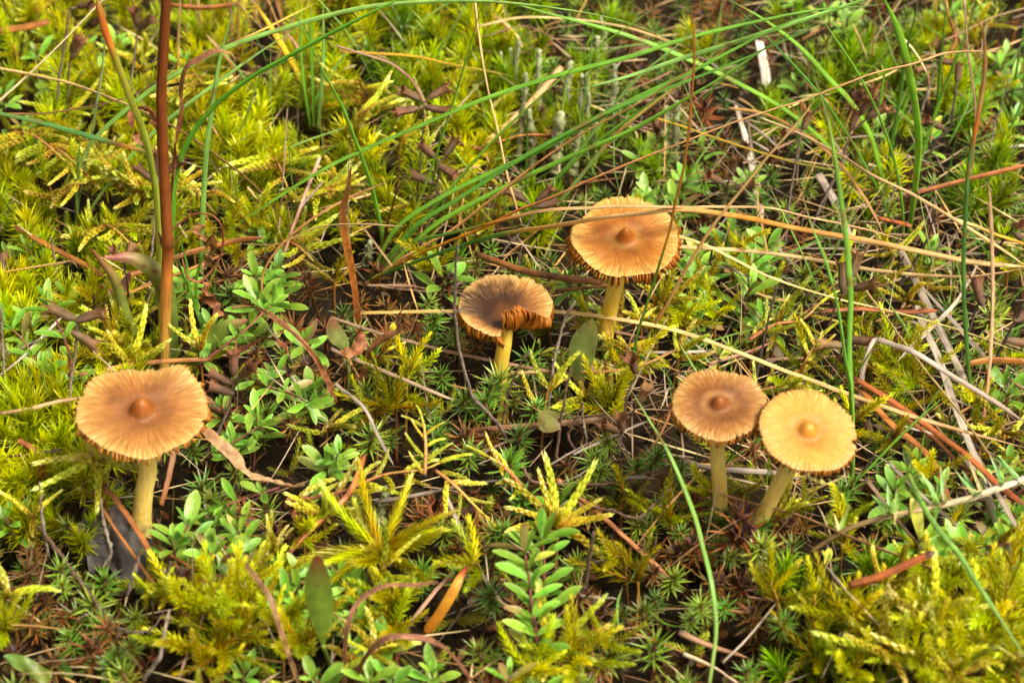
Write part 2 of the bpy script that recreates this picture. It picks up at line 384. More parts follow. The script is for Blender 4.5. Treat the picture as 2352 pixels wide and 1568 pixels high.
def mushroom(label, base, mid_pts, capc, halfw, tilt, tiltx, seed, cmat, gmat, smat, sw, hU=.15, rU=.19, lobes=.02, margin=-.02, notches=(), fold=False, ngill=62, lean=0.0, gdep=.20, dish=.04, rimlift=()):
    """base, capc in picture coordinates; stem upright apart from the lean in y"""
    B = gz(*base, 0.30); Pc = gy(*capc, B.y + lean)
    depth = (Pc-CP).dot(FW); R = halfw*depth*KX
    rt = root('mushroom', Matrix.Translation(B)); rt['label'] = label
    tag(rt, 'mushroom', 'mushroom', Pc, 'five small brown mushrooms in the moss', label)
    RA = pnoise(seed, (2, 3, 5)); RB = pnoise(seed+1, (19, 27, 34, 41)); RC = pnoise(seed+2, (63, 77, 95, 118, 131)); RD = pnoise(seed+3, (3, 4, 7, 9))
    rn = random.Random(seed+70); cuts = [(rn.uniform(0, 6.28), rn.uniform(.012, .03), rn.uniform(.02, .07)) for _ in range(9)]
    def Rth(th):
        q = 1 + lobes*RA(th) + .008*RB(th) + .013*RC(th)
        for (t0, w, d) in list(notches)+cuts:
            dd = (th-t0+math.pi) % (2*math.pi)-math.pi; q -= d*math.exp(-(dd/w)**2)
        if fold:
            off = .36
            return R*q*(off*math.sin(th) + math.sqrt(1-(off*math.cos(th))**2))
        return R*q
    FC = math.radians(-97)
    def surf(u, th):
        rr = Rth(th); s = u*rr
        x = max(0, 1-(u/rU)**2); z = R*(hU*x**1.25 if not fold else .02*x)
        z += R*(-.035*math.exp(-((u-.27)/.10)**2)*(0 if fold else 1) + dish*(u**2) + margin*max(0, (u-.8)/.2)**2)
        z += R*(.008*RC(th)*u**3 + .005*RB(th)*u**4 + lobes*1.2*RD(th)*u**3)
        for (t0, w, d) in rimlift:
            dd = (th-t0+math.pi) % (2*math.pi)-math.pi; z += R*d*math.exp(-(dd/w)**2)*u**3
        rad = s
        if fold:
            t = (th-FC) % (2*math.pi)
            k = 1-sstep(math.radians(66), math.radians(112), t)
            if k > 0 and t < math.radians(114):
                s0 = rr*(1-.74*k); rho = R*(.18+.5*(1-k))
                if s > s0:
                    a = min((s-s0)/rho, 2.35*k+.02); rad = s0 + rho*math.sin(a); z += rho*(1-math.cos(a))
                    ex = s-s0-a*rho
                    if ex > 0: rad += ex*math.cos(a); z += ex*math.sin(a)
        return np.array([rad*math.cos(th), rad*math.sin(th), z])
    nth, nr = 300, 34
    us = [max(.003, i/nr) for i in range(nr+1)]
    ths = [FC+1e-3 + (2*math.pi-2e-3)*j/(nth-1) if fold else 2*math.pi*j/nth for j in range(nth)]
    top = np.array([[surf(u, th) for th in ths] for u in us])
    du = np.gradient(top, axis=0)
    if fold: dv = np.gradient(top, axis=1)
    else: dv = (np.roll(top, -1, 1)-np.roll(top, 1, 1))
    nn = np.cross(du, dv); ln = np.linalg.norm(nn, axis=2, keepdims=True); nn = np.where(ln > 1e-9, nn/np.maximum(ln, 1e-9), np.array([0, 0, 1.0]))
    nn[0] = (0, 0, 1)
    th_ = np.array([.06*R*(1-.75*u**2) for u in us])[:, None, None]
    bot = top - nn*th_
    gr = np.array([[(math.cos(th), math.sin(th), u) for th in ths] for u in us])
    V = np.concatenate([top.reshape(-1, 3), bot[::-1].reshape(-1, 3)])
    C = np.concatenate([np.ones((top.size//3, 3)), np.zeros((top.size//3, 3))])
    St = np.concatenate([gr.reshape(-1, 3), gr[::-1].reshape(-1, 3)])
    F = gf(2*(nr+1), nth, not fold)
    me = mk('cap', cmat, V, F, C, St)
    # orientation: local Z tilted towards the camera (-y) and sideways
    Mc = Matrix.Translation(Pc-B) @ Matrix.Rotation(tilt, 4, 'X') @ Matrix.Rotation(tiltx, 4, 'Y')
    if fold:
        Mc = Mc
    co = child('cap', me, rt, Mc)
    # gills: thin wedges hanging below the cap
    rg = random.Random(seed+9)
    for k in range(ngill):
        th = FC + .02 + (2*math.pi-.06)*k/(ngill-1) if fold else 2*math.pi*(k+rg.uniform(-.18, .18))/ngill
        short = k % 2 == 1; u0 = .62 if short else .16
        dd = gdep*rg.uniform(.68, 1.15)*(.85 if short else 1); n = 9; Vg = []
        bulge = rg.uniform(.01, .045)
        if fold:
            kk = 1-sstep(math.radians(66), math.radians(112), (th-FC) % (2*math.pi)); dd *= 1-.66*kk; bulge *= 1-.8*kk
        for i in range(n+1):
            q = i/n; u = u0 + (1.0-u0)*q
            p = surf(u, th); e = 2e-2
            p2 = surf(min(1, u+e), th)-surf(max(0, u-e), th); p3 = surf(u, th+e)-surf(u, th-e)
            if fold and (k < 2 or k > ngill-3): p3 = np.array([-math.sin(th), math.cos(th), 0])
            no = nrm(np.cross(p2, p3)); rd = nrm(p2)
            dep = dd*R*(math.sin(math.pi*min(1, (q*.80+.14)))**.7 if q < .999 else .30)
            if q > .85: dep = dd*R*(1-.22*((q-.85)/.15)**2)
            w = (.013 + .011*math.sin(math.pi*q))*R*nrm(p3)
            p = p - no*.035*R*(1-.6*u)
            out_ = rd*bulge*R*2.2*max(0, (q-.7)/.3)
            Vg += [p-w*.9, p+w*.9, p-no*dep*.55+out_*.9+w*.8, p-no*dep+out_*.5+w*.25, p-no*dep+out_*.5-w*.25, p-no*dep*.55+out_*.9-w*.8]
        Vg = np.array(Vg); F = list(map(tuple, gf(n+1, 6, True))); o = n*6
        F += [(o, o+1, o+2), (o, o+2, o+5), (o+5, o+2, o+3), (o+5, o+3, o+4)]
        child('gill', mk('gill', gmat, Vg, np.array(F), np.ones_like(Vg), np.zeros_like(Vg)), rt, Mc)
    # stem
    P = [vec(B-B) - vec((0, 0, .85))]
    P.append(np.zeros(3))
    H = Pc.z-B.z
    for i, mp in enumerate(mid_pts):
        fr = (base[1]-mp[1])/(base[1]-capc[1])
        P.append(vec(gy(*mp, B.y+lean*fr)-B))
    P.append(vec(Pc-B) - vec(Mc.to_3x3() @ Vector((0, 0, 1)))*(.16 if fold else .06))
    g = G(); RS = pnoise(seed+5, (2, 3)); 
    PP = smooth(P, 40)
    tube(g, PP, lambda t: sw*(1.22-.30*sstep(0, .5, t)+.10*sstep(.75, 1, t)+.02*math.sin(9*t+seed)), 22, ((0, (1, 1, 1)),), phase=0, jit=.012)
    child('stem', g.mesh('stem', smat), rt)
    return rt, B, Pc, R
GM = gill_mat('mushroom_gill', lin(206, 134, 54)); GM2 = gill_mat('mushroom_gill_dark', lin(200, 122, 36))
SM = stem_mat('mushroom_stem', lin(228, 190, 84), lin(242, 214, 126))
SM2 = stem_mat('mushroom_stem_yellow', lin(232, 186, 54), lin(244, 208, 90))
c1 = cap_mat('cap_tan', [(0, lin(190, 118, 44)), (.13, lin(176, 100, 30)), (.20, lin(158, 100, 54)), (.34, lin(172, 116, 76)), (.55, lin(190, 128, 72)), (.80, lin(206, 150, 84)), (.95, lin(232, 184, 118))],
             lin(134, 86, 54), .85, .57, lin(150, 86, 34), .48, .12, (.02, .22), (.96, .93, .80))
c2 = cap_mat('cap_dark_split', [(0, lin(160, 130, 110)), (.07, lin(130, 95, 75)), (.13, lin(112, 70, 44)), (.40, lin(130, 82, 44)), (.62, lin(160, 104, 52)), (.82, lin(206, 150, 80)), (.96, lin(232, 190, 126))],
             lin(66, 38, 28), .95, .46, lin(140, 78, 22), .62, .25, (-.30, .16))
c3 = cap_mat('cap_golden', [(0, lin(206, 128, 38)), (.12, lin(186, 104, 22)), (.18, lin(196, 138, 74)), (.28, lin(196, 140, 82)), (.45, lin(186, 116, 42)), (.72, lin(204, 136, 50)), (.95, lin(236, 190, 118))],
             lin(140, 80, 28), .9, .54, lin(166, 96, 28), .6, .35, (-.10, .08), (1.0, .96, .72))
c4 = cap_mat('cap_brown', [(0, lin(188, 116, 50)), (.13, lin(168, 98, 40)), (.20, lin(158, 102, 58)), (.32, lin(200, 148, 92)), (.46, lin(160, 104, 58)), (.74, lin(190, 128, 64)), (.95, lin(224, 174, 108))],
             lin(136, 84, 46), .85, .53, lin(158, 92, 36), .62, .2, (.05, .12), (.85, .82, .76))
c5 = cap_mat('cap_yellow', [(0, lin(232, 184, 100)), (.10, lin(220, 160, 66)), (.22, lin(198, 138, 70)), (.36, lin(216, 158, 86)), (.55, lin(224, 168, 86)), (.82, lin(226, 170, 90)), (.97, lin(214, 160, 96))],
             lin(190, 128, 58), .7, .58, lin(170, 104, 40), .42, .55, None, (1.16, 1.16, 1.0))
d = math.radians
M1 = mushroom('widest mushroom, tan wavy cap with a nipple, thick pale stem on a grey dead leaf', (326, 1208), [(331, 1130), (340, 1070)], (326, 942), 151, d(7), d(1), 11, c1, GM, SM, .135, hU=.23, rU=.21,
              lobes=.028, notches=((d(98), .10, .05), (d(60), .08, -.035)), rimlift=((d(100), .35, -.06), (d(60), .3, .07)), ngill=92, gdep=.17)
M2 = mushroom('mushroom with a dark split cap whose front edge curls up to show its gills', (1147, 885), [(1152, 830), (1158, 790)], (1160, 728), 110, d(6), d(2), 23, c2, GM2, SM2, .122, fold=True, lobes=.012, margin=-.03, ngill=104, gdep=.40, dish=.05)
M3 = mushroom('golden mushroom standing farthest back, two straws lying across its cap', (1388, 800), [(1396, 740), (1408, 680)], (1437, 546), 124, d(13), d(-2), 37, c3, GM2, SM2, .128, hU=.24, rU=.18, lobes=.03, margin=.0, dish=.03, ngill=100, gdep=.31, rimlift=((d(200), .4, .05),))
M4 = mushroom('brown mushroom on an upright stem, its cap touching the paler leaning mushroom', (1652, 1185), [(1653, 1120), (1648, 1040)], (1652, 927), 109, d(11), d(-2), 41, c4, GM, SM, .112, hU=.19, rU=.20, lobes=.022, margin=-.03, dish=.02, ngill=94, gdep=.36)
M5 = mushroom('pale yellow mushroom on a leaning stem, its cap touching the browner upright one', (1738, 1215), [(1765, 1160), (1795, 1100)], (1856, 988), 115, d(17), d(6), 53, c5, GM, SM, .115, hU=.17, rU=.20, lobes=.022, margin=-.03, dish=.02, ngill=94, gdep=.26, lean=-.12,
              notches=((d(-13), .07, .10), (d(-22), .05, -.03)))

# ------------------------------------------------------------------ moss and plant patterns (shared mesh data)
def sph(el, az): return np.array([math.cos(el)*math.cos(az), math.cos(el)*math.sin(az), math.sin(el)])
def star_mesh(seed, rusty=False):
    """a haircap moss rosette seen from above: stiff pointed leaves in a spiral round the shoot tip; origin at the tip"""
    random.seed(seed); g = G(); n = random.randint(30, 42) if not rusty else random.randint(26, 36)
    for i in range(n):
        q = i/n; az = i*2.39996+U(-.2, .2); el = math.radians(68-78*q**.8)+U(-.12, .12)
        if rusty: el -= .1
        z = -.30*q**1.4; L = (.16+.13*math.sin(math.pi*min(1, q*.9+.12)))*U(.85, 1.12); dd = sph(el, az); up = sph(el+1.2, az)
        if rusty:
            a = random.random(); b0 = lin(96, 56, 24); m0 = lin(132, 74, 28) if a < .55 else lin(100, 88, 28); e0 = lin(164, 108, 52)
            cols = ((0, b0), (.5, m0), (1, e0))
        else:
            k = U(.8, 1.15); cols = ((0, lin(116, 88, 30)), (.18, np.array(lin(90, 124, 24))*k), (.75, np.array(lin(128, 158, 50))*k), (1, lin(150, 100, 48)))
        leaf(g, (0, 0, z), dd, up, L, .036*U(.9, 1.15), 'lance', 4, U(-.5, .1), .55, cols)
    if not rusty:
        for i in range(4): leaf(g, (0, 0, 0), sph(1.2+U(-.2, .2), i*1.6), sph(0, i*1.6), .10, .03, 'lance', 3, 0, .5, ((0, lin(120, 70, 24)), (1, lin(160, 110, 40))))
    return g.mesh('rosette', MAT['rusty' if rusty else 'star'])
def cup_mesh(seed):
    random.seed(seed); g = G(); k = 9; V = []; C = []; F = []
    for (r, z, c) in ((.03, -.03, lin(70, 40, 22)), (.075, .03, lin(84, 46, 26)), (.10, .10, lin(96, 58, 36)), (.085, .10, lin(60, 34, 22)), (.05, .04, lin(38, 20, 14)), (.005, .03, lin(26, 14, 10))):
        for j in range(2*k):
            a = math.pi*j/k; rr = r*(1+.18*((j % 2)*2-1)*(z > .08)); zz = z+(.035*(j % 2) if z > .08 else 0)
            V.append((rr*math.cos(a), rr*math.sin(a), zz)); C.append(c)
    g.add(V, gf(6, 2*k, True), C)
    return g.mesh('cup', MAT['rusty'])
def stalk_mesh(name, L, r, c, mat):
    g = G(); P = smooth([(0, 0, 0), (U(-.04, .04), U(-.04, .04), -L*.5), (U(-.06, .06), U(-.06, .06), -L)], 5)
    tube(g, P, lambda t: r, 5, ((0, c),)); return g.mesh(name, mat)
def branch_mesh(seed, kind):
    """one leafy branch along +Z, bending towards +X; origin at its base.  0 tight scales, 1 spreading feathery, 2 olive slender"""
    random.seed(seed); g = G(); L = (.85, .80, .75, .95)[kind]*U(.85, 1.1); bend = U(.25, .75); n = (54, 58, 40, 110)[kind]
    def pt(q): a = bend*q; return np.array([L*(1-math.cos(a))/bend, 0, L*math.sin(a)/bend]), np.array([math.sin(a), 0, math.cos(a)])
    tube(g, [pt(i/6)[0] for i in range(7)], lambda t: .018*(1-.8*t), 5, ((0, lin(140, 84, 36)), (.5, lin(170, 130, 40)), (1, lin(200, 180, 70))))
    tip = (lin(238, 236, 150), lin(226, 224, 90), lin(184, 180, 52), lin(230, 226, 110))[kind]; midc = (lin(214, 208, 80), lin(193, 195, 46), lin(141, 142, 28), lin(204, 204, 56))[kind]; bas = (lin(192, 160, 70), lin(166, 160, 36), lin(124, 112, 28), lin(186, 160, 46))[kind]
    for i in range(n):
        q = (i+.5)/n; p, d0 = pt(q); az = i*2.39996; y = np.array([0, 1.0, 0]); x = np.cross(y, d0)
        rad = x*math.cos(az)+y*math.sin(az); op = (.42, .72, .62, .46)[kind]*U(.8, 1.2)*(1-.35*q)
        dd = d0*math.cos(op)+rad*math.sin(op); up = rad*math.cos(op)-d0*math.sin(op)
        sz = (1-.5*q**2)*min(1, .55+q*3)*U(.85, 1.15)
        cm = np.array(lerpc(((0, bas), (.35, midc), (.8, midc), (1, tip)), q)); ct = cm*.6+np.array(tip)*.4
        leaf(g, p+rad*.008, dd, -up, (.13, .17, .16, .20)[kind]*sz, (.075, .056, .046, .040)[kind]*sz, 'ovate' if kind == 0 else 'lance', 3, (.35, -.5, -.25, -.2)[kind]*U(.6, 1.3), -.45, ((0, cm*.8+np.array(bas)*.2), (.5, cm), (1, ct)))
    p, d0 = pt(1)
    for i in range(4): leaf(g, p-d0*.03, d0+sph(0, i*1.7)*.25, sph(0, i*1.7), .11, .035, 'lance', 3, 0, .3, ((0, midc), (1, tip)))
    return g.mesh('branch', MAT['feather'])
def tuft_mesh(seed, green=0.0):
    """one shoot of a fork moss: long fine leaves swept up and out; origin at its base, tip about 1 unit up"""
    random.seed(seed); g = G(); n = 54; H = .75
    y1 = np.array(lin(205, 210, 60))*(1-green)+np.array(lin(132, 170, 44))*green; y0 = np.array(lin(156, 162, 28))*(1-green)+np.array(lin(100, 130, 24))*green
    tube(g, [(0, 0, -.7), (0, 0, H*.5), (0, 0, H)], lambda t: .02, 5, ((0, lin(90, 70, 22)), (1, y0)))
    sweep = U(0, 6.28)
    for i in range(n):
        q = (i+.5)/n; az = i*2.39996+U(-.25, .25); el = math.radians(22+58*q**1.3)+U(-.2, .2)
        L = (.30+.14*math.sin(math.pi*q))*U(.8, 1.15); dd = nrm(sph(el, az)+.18*sph(.3, sweep)); up = sph(el+1.57, az); k = U(.82, 1.15)
        leaf(g, (0, 0, H*(.15+.85*q)), dd, up, L, .042*U(.8, 1.2), 'lance', 5, U(-.9, .5), .4, ((0, y0*k), (.4, (y0*.4+y1*.6)*k), (1, y1*1.08*k)))
    return g.mesh('shoot', MAT['tuft'])
def thyme_leaf(seed, tone=0):
    random.seed(seed); g = G(); a = lin(126, 182, 44); b = lin(92, 150, 34); c = lin(176, 208, 90)
    if tone == 1: a, b, c = lin(190, 190, 60), lin(170, 170, 40), lin(210, 200, 90)
    if tone == 2: a, b, c = lin(150, 150, 70), lin(120, 130, 50), lin(176, 110, 90)
    leaf(g, (0, 0, 0), (0, 0, 1), (1, 0, 0), .45, .145*U(.88, 1.15), 'spat', 7, U(-.5, -.15), .30, ((0, b), (.35, a), (.8, a), (1, c)), edge=c)
    # midrib groove reads through the fold; underside keel
    leaf(g, (-.004, 0, .02), (0, 0, 1), (1, 0, 0), .40, .016, 'strap', 5, -.3, .1, ((0, c), (1, a)))
    return g.mesh('leaf', MAT['thyme'])
STAR = [star_mesh(100+i) for i in range(7)]; RUST = [star_mesh(200+i, True) for i in range(5)]; CUP = [cup_mesh(300+i) for i in range(3)]
random.seed(5)
SSTK = [stalk_mesh('stem', 1.2, .022, lin(92, 60, 30), MAT['stem']) for i in range(2)]
BR = [[branch_mesh(400+10*k+i, k) for i in range(6)] for k in range(4)]
TUFT = [tuft_mesh(500+i) for i in range(5)]; TUFTG = [tuft_mesh(520+i, .75) for i in range(4)]
TL = [thyme_leaf(600+i) for i in range(5)]; TLY = [thyme_leaf(620+i, 1) for i in range(2)]; TLR = [thyme_leaf(640+i, 2) for i in range(2)]
random.seed(77)

COUNT = {}
def star(px, py, s=1.0, h=None, rusty=False, label=None, tilt=None):
    s *= U(.72, 1.22)
    h = U(.2, .55) if h is None else h; P = gz(px, py, h); t = tilt or (U(-.3, .3), U(-.55, .05))
    nm = 'rusty_star_moss' if rusty else 'star_moss'; COUNT[nm] = COUNT.get(nm, 0)+1
    o = root(nm, frame((P.x, P.y, P.z), (t[0], t[1], 1), U(0, 6.28), s))
    ro = child('rosette', random.choice(RUST if rusty else STAR), o); child('stem', random.choice(SSTK), o)
    if rusty and random.random() < .7: child('cup', random.choice(CUP), ro, Matrix.Scale(U(.6, 1.0), 4))
    return tag(o, 'moss', 'rust-brown star moss rosette' if rusty else 'green star moss rosette', P, 'rusty star moss rosettes' if rusty else 'green star moss rosettes', label)
def stem_to(o, pts, r, cols, mat='stem', name='stem', sides=5, n=10):
    g = G(); tube(g, smooth(pts, n), lambda t: r*(1-.5*t), sides, cols); return child(name, g.mesh(name, MAT[mat]), o)
MOSS_STEM = ((0, lin(120, 74, 36)), (1, lin(170, 120, 48)))
def feather_star(px, py, h, nb, Lsc, kind, spread=(.35, 1.25), label=None, desc='star-shaped feather moss shoot'):
    P = gz(px, py, h); o = root('feather_moss', Matrix.Translation(P)); COUNT['feather_moss'] = COUNT.get('feather_moss', 0)+1
    stem_to(o, [(0, 0, -h-.75), (.03, .02, -h*.5), (0, 0, .03)], .035, MOSS_STEM)
    a0 = U(0, 6)
    for i in range(nb):
        az = a0 + i*6.283/nb + U(-.25, .25); el = math.pi/2-U(*spread)
        M = frame((0, 0, 0), sph(el, az), 0, Lsc*U(.75, 1.2)); M = M @ Matrix.Rotation(U(0, 6.28), 4, 'Z')
        child('branch', random.choice(BR[kind]), o, M)
    return tag(o, 'moss', desc, P, 'yellow feather moss shoots', label)
def feather_frond(pts, nb, Lsc, kind, droop=-.15, label=None, desc='branching feather moss frond', tipm=1.0):
    """pts world points of the axis; branches leave it on both sides"""
    P = smooth(pts, 16); B = Vector(P[0]); o = root('feather_moss', Matrix.Translation(B)); COUNT['feather_moss'] = COUNT.get('feather_moss', 0)+1
    Q = [p-vec(B) for p in P]
    stem_to(o, Q, .032, ((0, lin(150, 92, 60)), (.6, lin(186, 130, 74)), (1, lin(196, 170, 70))), n=16)
    for i in range(nb):
        t = .08+.86*(i+U(-.2, .2))/nb; k = min(15, max(0, int(t*16))); p = Q[k]; tg = nrm(Q[k+1]-Q[k])
        side = nrm(np.cross(tg, (0, 0, 1)))*(1 if i % 2 else -1)
        d0 = nrm(side*U(.7, 1)+tg*U(.5, .8)+np.array([0, 0, droop+U(-.2, .3)]))
        child('branch', random.choice(BR[kind]), o, frame(p, d0, U(0, 6.28), Lsc*(1.05-.45*t)*U(.8, 1.15)))
    tg = nrm(Q[-1]-Q[-2]); child('branch', random.choice(BR[kind]), o, frame(Q[-1], tg, U(0, 6.28), Lsc*.6*tipm))
    return tag(o, 'moss', desc, P[len(P)//2], 'yellow feather moss shoots', label)
def feather_up(px, py, s, kind, h=None, label=None):
    h = U(.1, .45) if h is None else h; P = gz(px, py, h); o = root('feather_moss', Matrix.Translation(P)); COUNT['feather_moss'] = COUNT.get('feather_moss', 0)+1
    lean = nrm((U(-.8, .8), U(-.8, .5), 1)); stem_to(o, [(0, 0, -h-.75), tuple(lean*.25*s), tuple(lean*.55*s)], .026, MOSS_STEM, n=6)
    child('branch', random.choice(BR[kind]), o, frame(lean*.3*s, lean, U(0, 6), s))
    for i in range(random.randint(3, 6)):
        az = U(0, 6.28); d0 = nrm(lean*U(.2, .9)+sph(0, az))
        child('branch', random.choice(BR[kind]), o, frame(lean*U(-.1, .45)*s, d0, U(0, 6.28), s*U(.5, .95)))
    return tag(o, 'moss', ('pale yellow', 'bright yellow', 'olive', 'fluffy yellow')[kind]+' feather moss shoot', P, 'yellow feather moss shoots', label)
def tuft(px, py, s, green=False, label=None, n=None):
    P = gz(px, py, -.05); o = root('fork_moss', Matrix.Translation(P)); COUNT['fork_moss'] = COUNT.get('fork_moss', 0)+1
    for i in range(n or random.randint(2, 4)):
        off = (U(-.22, .22)*s, U(-.18, .18)*s, U(-.1, .05)) if i else (0, 0, 0)
        child('shoot', random.choice(TUFTG if green else TUFT), o, frame(off, (U(-.4, .4)+off[0]*.8, U(-.45, .25)+off[1]*.8, 1), U(0, 6.28), s*U(.8, 1.15)))
    return tag(o, 'moss', ('green' if green else 'yellow-green')+' fine-leaved moss tuft', P+Vector((0, 0, .4)), 'fine-leaved moss tufts', label)
THY_STEM = ((0, lin(96, 56, 46)), (1, lin(126, 74, 54)))
def put_leaf(o, p, d0, up, s, tone=None):
    d0 = Vector(d0).normalized(); up = Vector(up); up = (up-d0*up.dot(d0)).normalized(); y = d0.cross(up)
    M = Matrix(((up.x, y.x, d0.x, p[0]), (up.y, y.y, d0.y, p[1]), (up.z, y.z, d0.z, p[2]), (0, 0, 0, 1))) @ Matrix.Scale(s, 4)
    r = random.random(); pool = TL if r < .93 else (TLY if r < .965 else TLR)
    if tone == 'y': pool = TLY
    child('leaf', random.choice(pool), o, M)
def sprig(px, py, s=1.0, pairs=None, h=None, tilt=None, label=None, tone=None, desc=None):
    """an upright shoot tip of creeping thyme, seen as a rosette of paired leaves"""
    h = U(.3, .75) if h is None else h; P = gz(px, py, h); COUNT['thyme_sprig'] = COUNT.get('thyme_sprig', 0)+1
    tx, ty = tilt or (U(-.35, .35), U(-.5, .1)); ax = nrm((tx, ty, 1)); side = nrm(np.cross(ax, (1, 0, 0))); s2 = np.cross(ax, side)
    o = root('thyme_sprig', Matrix.Translation(P)); pairs = pairs or random.choice((4, 4, 5, 5, 6)); a0 = U(0, 6.28)
    stem_to(o, [(U(-.2, .2), U(-.1, .2), -h-.75), tuple(-ax*h*.5), tuple(ax*.04)], .026*s, THY_STEM, n=6)
    for i in range(pairs):
        q = i/max(1, pairs-1); az = a0+i*math.pi/2+U(-.2, .2); open_ = (1.45-.95*q)*U(.9, 1.1); z = -(1-q)*(.16*pairs)*s*.55
        sc = s*((.80+.30*math.sin(math.pi*min(1, .25+q*.6))) if i < pairs-1 else .62)*U(.88, 1.1)
        for sg in (0, math.pi):
            rad = side*math.cos(az+sg)+s2*math.sin(az+sg); d0 = ax*math.cos(open_)+rad*math.sin(open_); up = ax*math.sin(open_)-rad*math.cos(open_)
            put_leaf(o, ax*z+rad*.012, d0, up, sc*U(.9, 1.08), tone)
    for sg in (0, math.pi): put_leaf(o, ax*.02, ax+side*.4*math.cos(a0+sg), side*-math.cos(a0+sg), s*.4)
    return tag(o, 'sprig', desc or ('yellowing thyme sprig' if tone == 'y' else ('large' if s > 1.12 else 'small' if s < .82 else 'green')+' thyme sprig'), P, 'green thyme sprigs', label)
def runner(path, npair, s, label=None, desc='creeping thyme stem with paired leaves', tipn=3):
    """path: (px,py,height) points of a creeping stem"""
    P = smooth([vec(gz(*p)) for p in path], 24); B = Vector(P[0]); Q = [p-vec(B) for p in P]; COUNT['thyme_sprig'] = COUNT.get('thyme_sprig', 0)+1
    o = root('thyme_sprig', Matrix.Translation(B)); stem_to(o, Q, .028*s, ((0, lin(110, 60, 52)), (1, lin(140, 84, 60))), n=24)
    for i in range(npair):
        t = (i+.6)/npair; k = min(23, int(t*24)); tg = nrm(Q[k+1]-Q[k]); side = nrm(np.cross(tg, (0, 0, 1)))
        if i % 2: side = nrm(np.cross(side, tg)+.4*side)
        for sg in (-1, 1):
            d0 = nrm(side*sg+tg*U(.2, .7)+np.array([0, 0, U(.1, .5)])); put_leaf(o, Q[k], d0, tg*.3+np.array([0, -.3, 1.0]), s*U(.75, 1.1))
        if i % 2 == 0 and random.random() < .7:
            for sg in (-1, 1): put_leaf(o, Q[k], nrm(side*sg*.5+np.array([U(-.3, .3), U(-.3, .1), 1])), np.array([0, -1, .3]), s*U(.35, .55))
    tg = nrm(Q[-1]-Q[-2]); a = nrm(np.cross(tg, (0, .3, 1))); b = np.cross(tg, a)
    for i in range(tipn):
        for sg in (0, math.pi):
            az = i*1.57+sg; rad = a*math.cos(az)+b*math.sin(az); op = 1.2-.4*i
            put_leaf(o, Q[-1]+tg*.03*i, tg*math.cos(op)+rad*math.sin(op), tg*math.sin(op)-rad*math.cos(op), s*(1-.2*i))
    return tag(o, 'sprig', desc, P[12], 'green thyme sprigs', label)

# ------------------------------------------------------------------ blades, straws, needles, twigs
GREEN = ((0, lin(132, 150, 40)), (.12, lin(118, 166, 46)), (.9, lin(112, 162, 52)), (1, lin(120, 120, 50)))
DGREEN = ((0, lin(100, 120, 40)), (.15, lin(84, 132, 40)), (1, lin(92, 138, 50)))
BGREEN = ((0, lin(130, 150, 66)), (.2, lin(128, 172, 74)), (1, lin(150, 188, 98)))
GTIP = ((0, lin(96, 140, 60)), (.55, lin(96, 142, 66)), (.66, lin(120, 80, 40)), (.72, lin(196, 130, 50)), (.80, lin(104, 140, 60)), (.88, lin(120, 84, 50)), (1, lin(190, 170, 140)))
G2S = ((0, lin(96, 140, 40)), (.22, lin(88, 138, 40)), (.32, lin(196, 130, 34)), (.42, lin(206, 168, 106)), (1, lin(204, 168, 112)))
S2G = ((0, lin(84, 132, 46)), (.52, lin(90, 134, 46)), (.64, lin(206, 120, 30)), (.72, lin(190, 144, 84)), (1, lin(150, 108, 66)))
B2G = ((0, lin(84, 128, 40)), (.36, lin(96, 120, 40)), (.46, lin(170, 100, 36)), (1, lin(150, 92, 44)))
STRAW = ((0, lin(206, 174, 112)), (.5, lin(212, 180, 122)), (1, lin(190, 152, 98)))
BSTRAW = ((0, lin(184, 138, 78)), (.5, lin(166, 118, 66)), (1, lin(148, 108, 66)))
CREAM = ((0, lin(228, 200, 150)), (1, lin(224, 200, 154)))
DSTRAW = ((0, lin(120, 84, 46)), (.6, lin(104, 76, 44)), (1, lin(70, 54, 38)))
OSTRAW = ((0, lin(210, 130, 40)), (.25, lin(206, 140, 50)), (.5, lin(196, 152, 90)), (1, lin(200, 164, 108)))
GREYS = ((0, lin(156, 138, 120)), (.5, lin(172, 156, 140)), (1, lin(150, 130, 112)))
PINK = ((0, lin(172, 136, 112)), (1, lin(160, 112, 88)))
YEL = ((0, lin(120, 140, 40)), (.4, lin(212, 170, 40)), (.7, lin(226, 190, 60)), (1, lin(190, 120, 40)))
NEED = ((0, lin(110, 66, 38)), (.06, lin(164, 96, 46)), (.3, lin(186, 112, 54)), (.5, lin(150, 88, 42)), (.7, lin(180, 106, 50)), (.95, lin(146, 80, 40)), (1, lin(120, 54, 26)))
NRED = ((0, lin(100, 60, 40)), (.1, lin(140, 80, 46)), (.4, lin(162, 94, 52)), (.6, lin(130, 74, 42)), (1, lin(158, 92, 52)))
TWIG = ((0, lin(122, 106, 92)), (.5, lin(142, 126, 112)), (1, lin(120, 100, 84)))
DTWIG = ((0, lin(82, 70, 60)), (1, lin(74, 62, 54)))
BTWIG = ((0, lin(112, 86, 68)), (1, lin(98, 76, 62)))
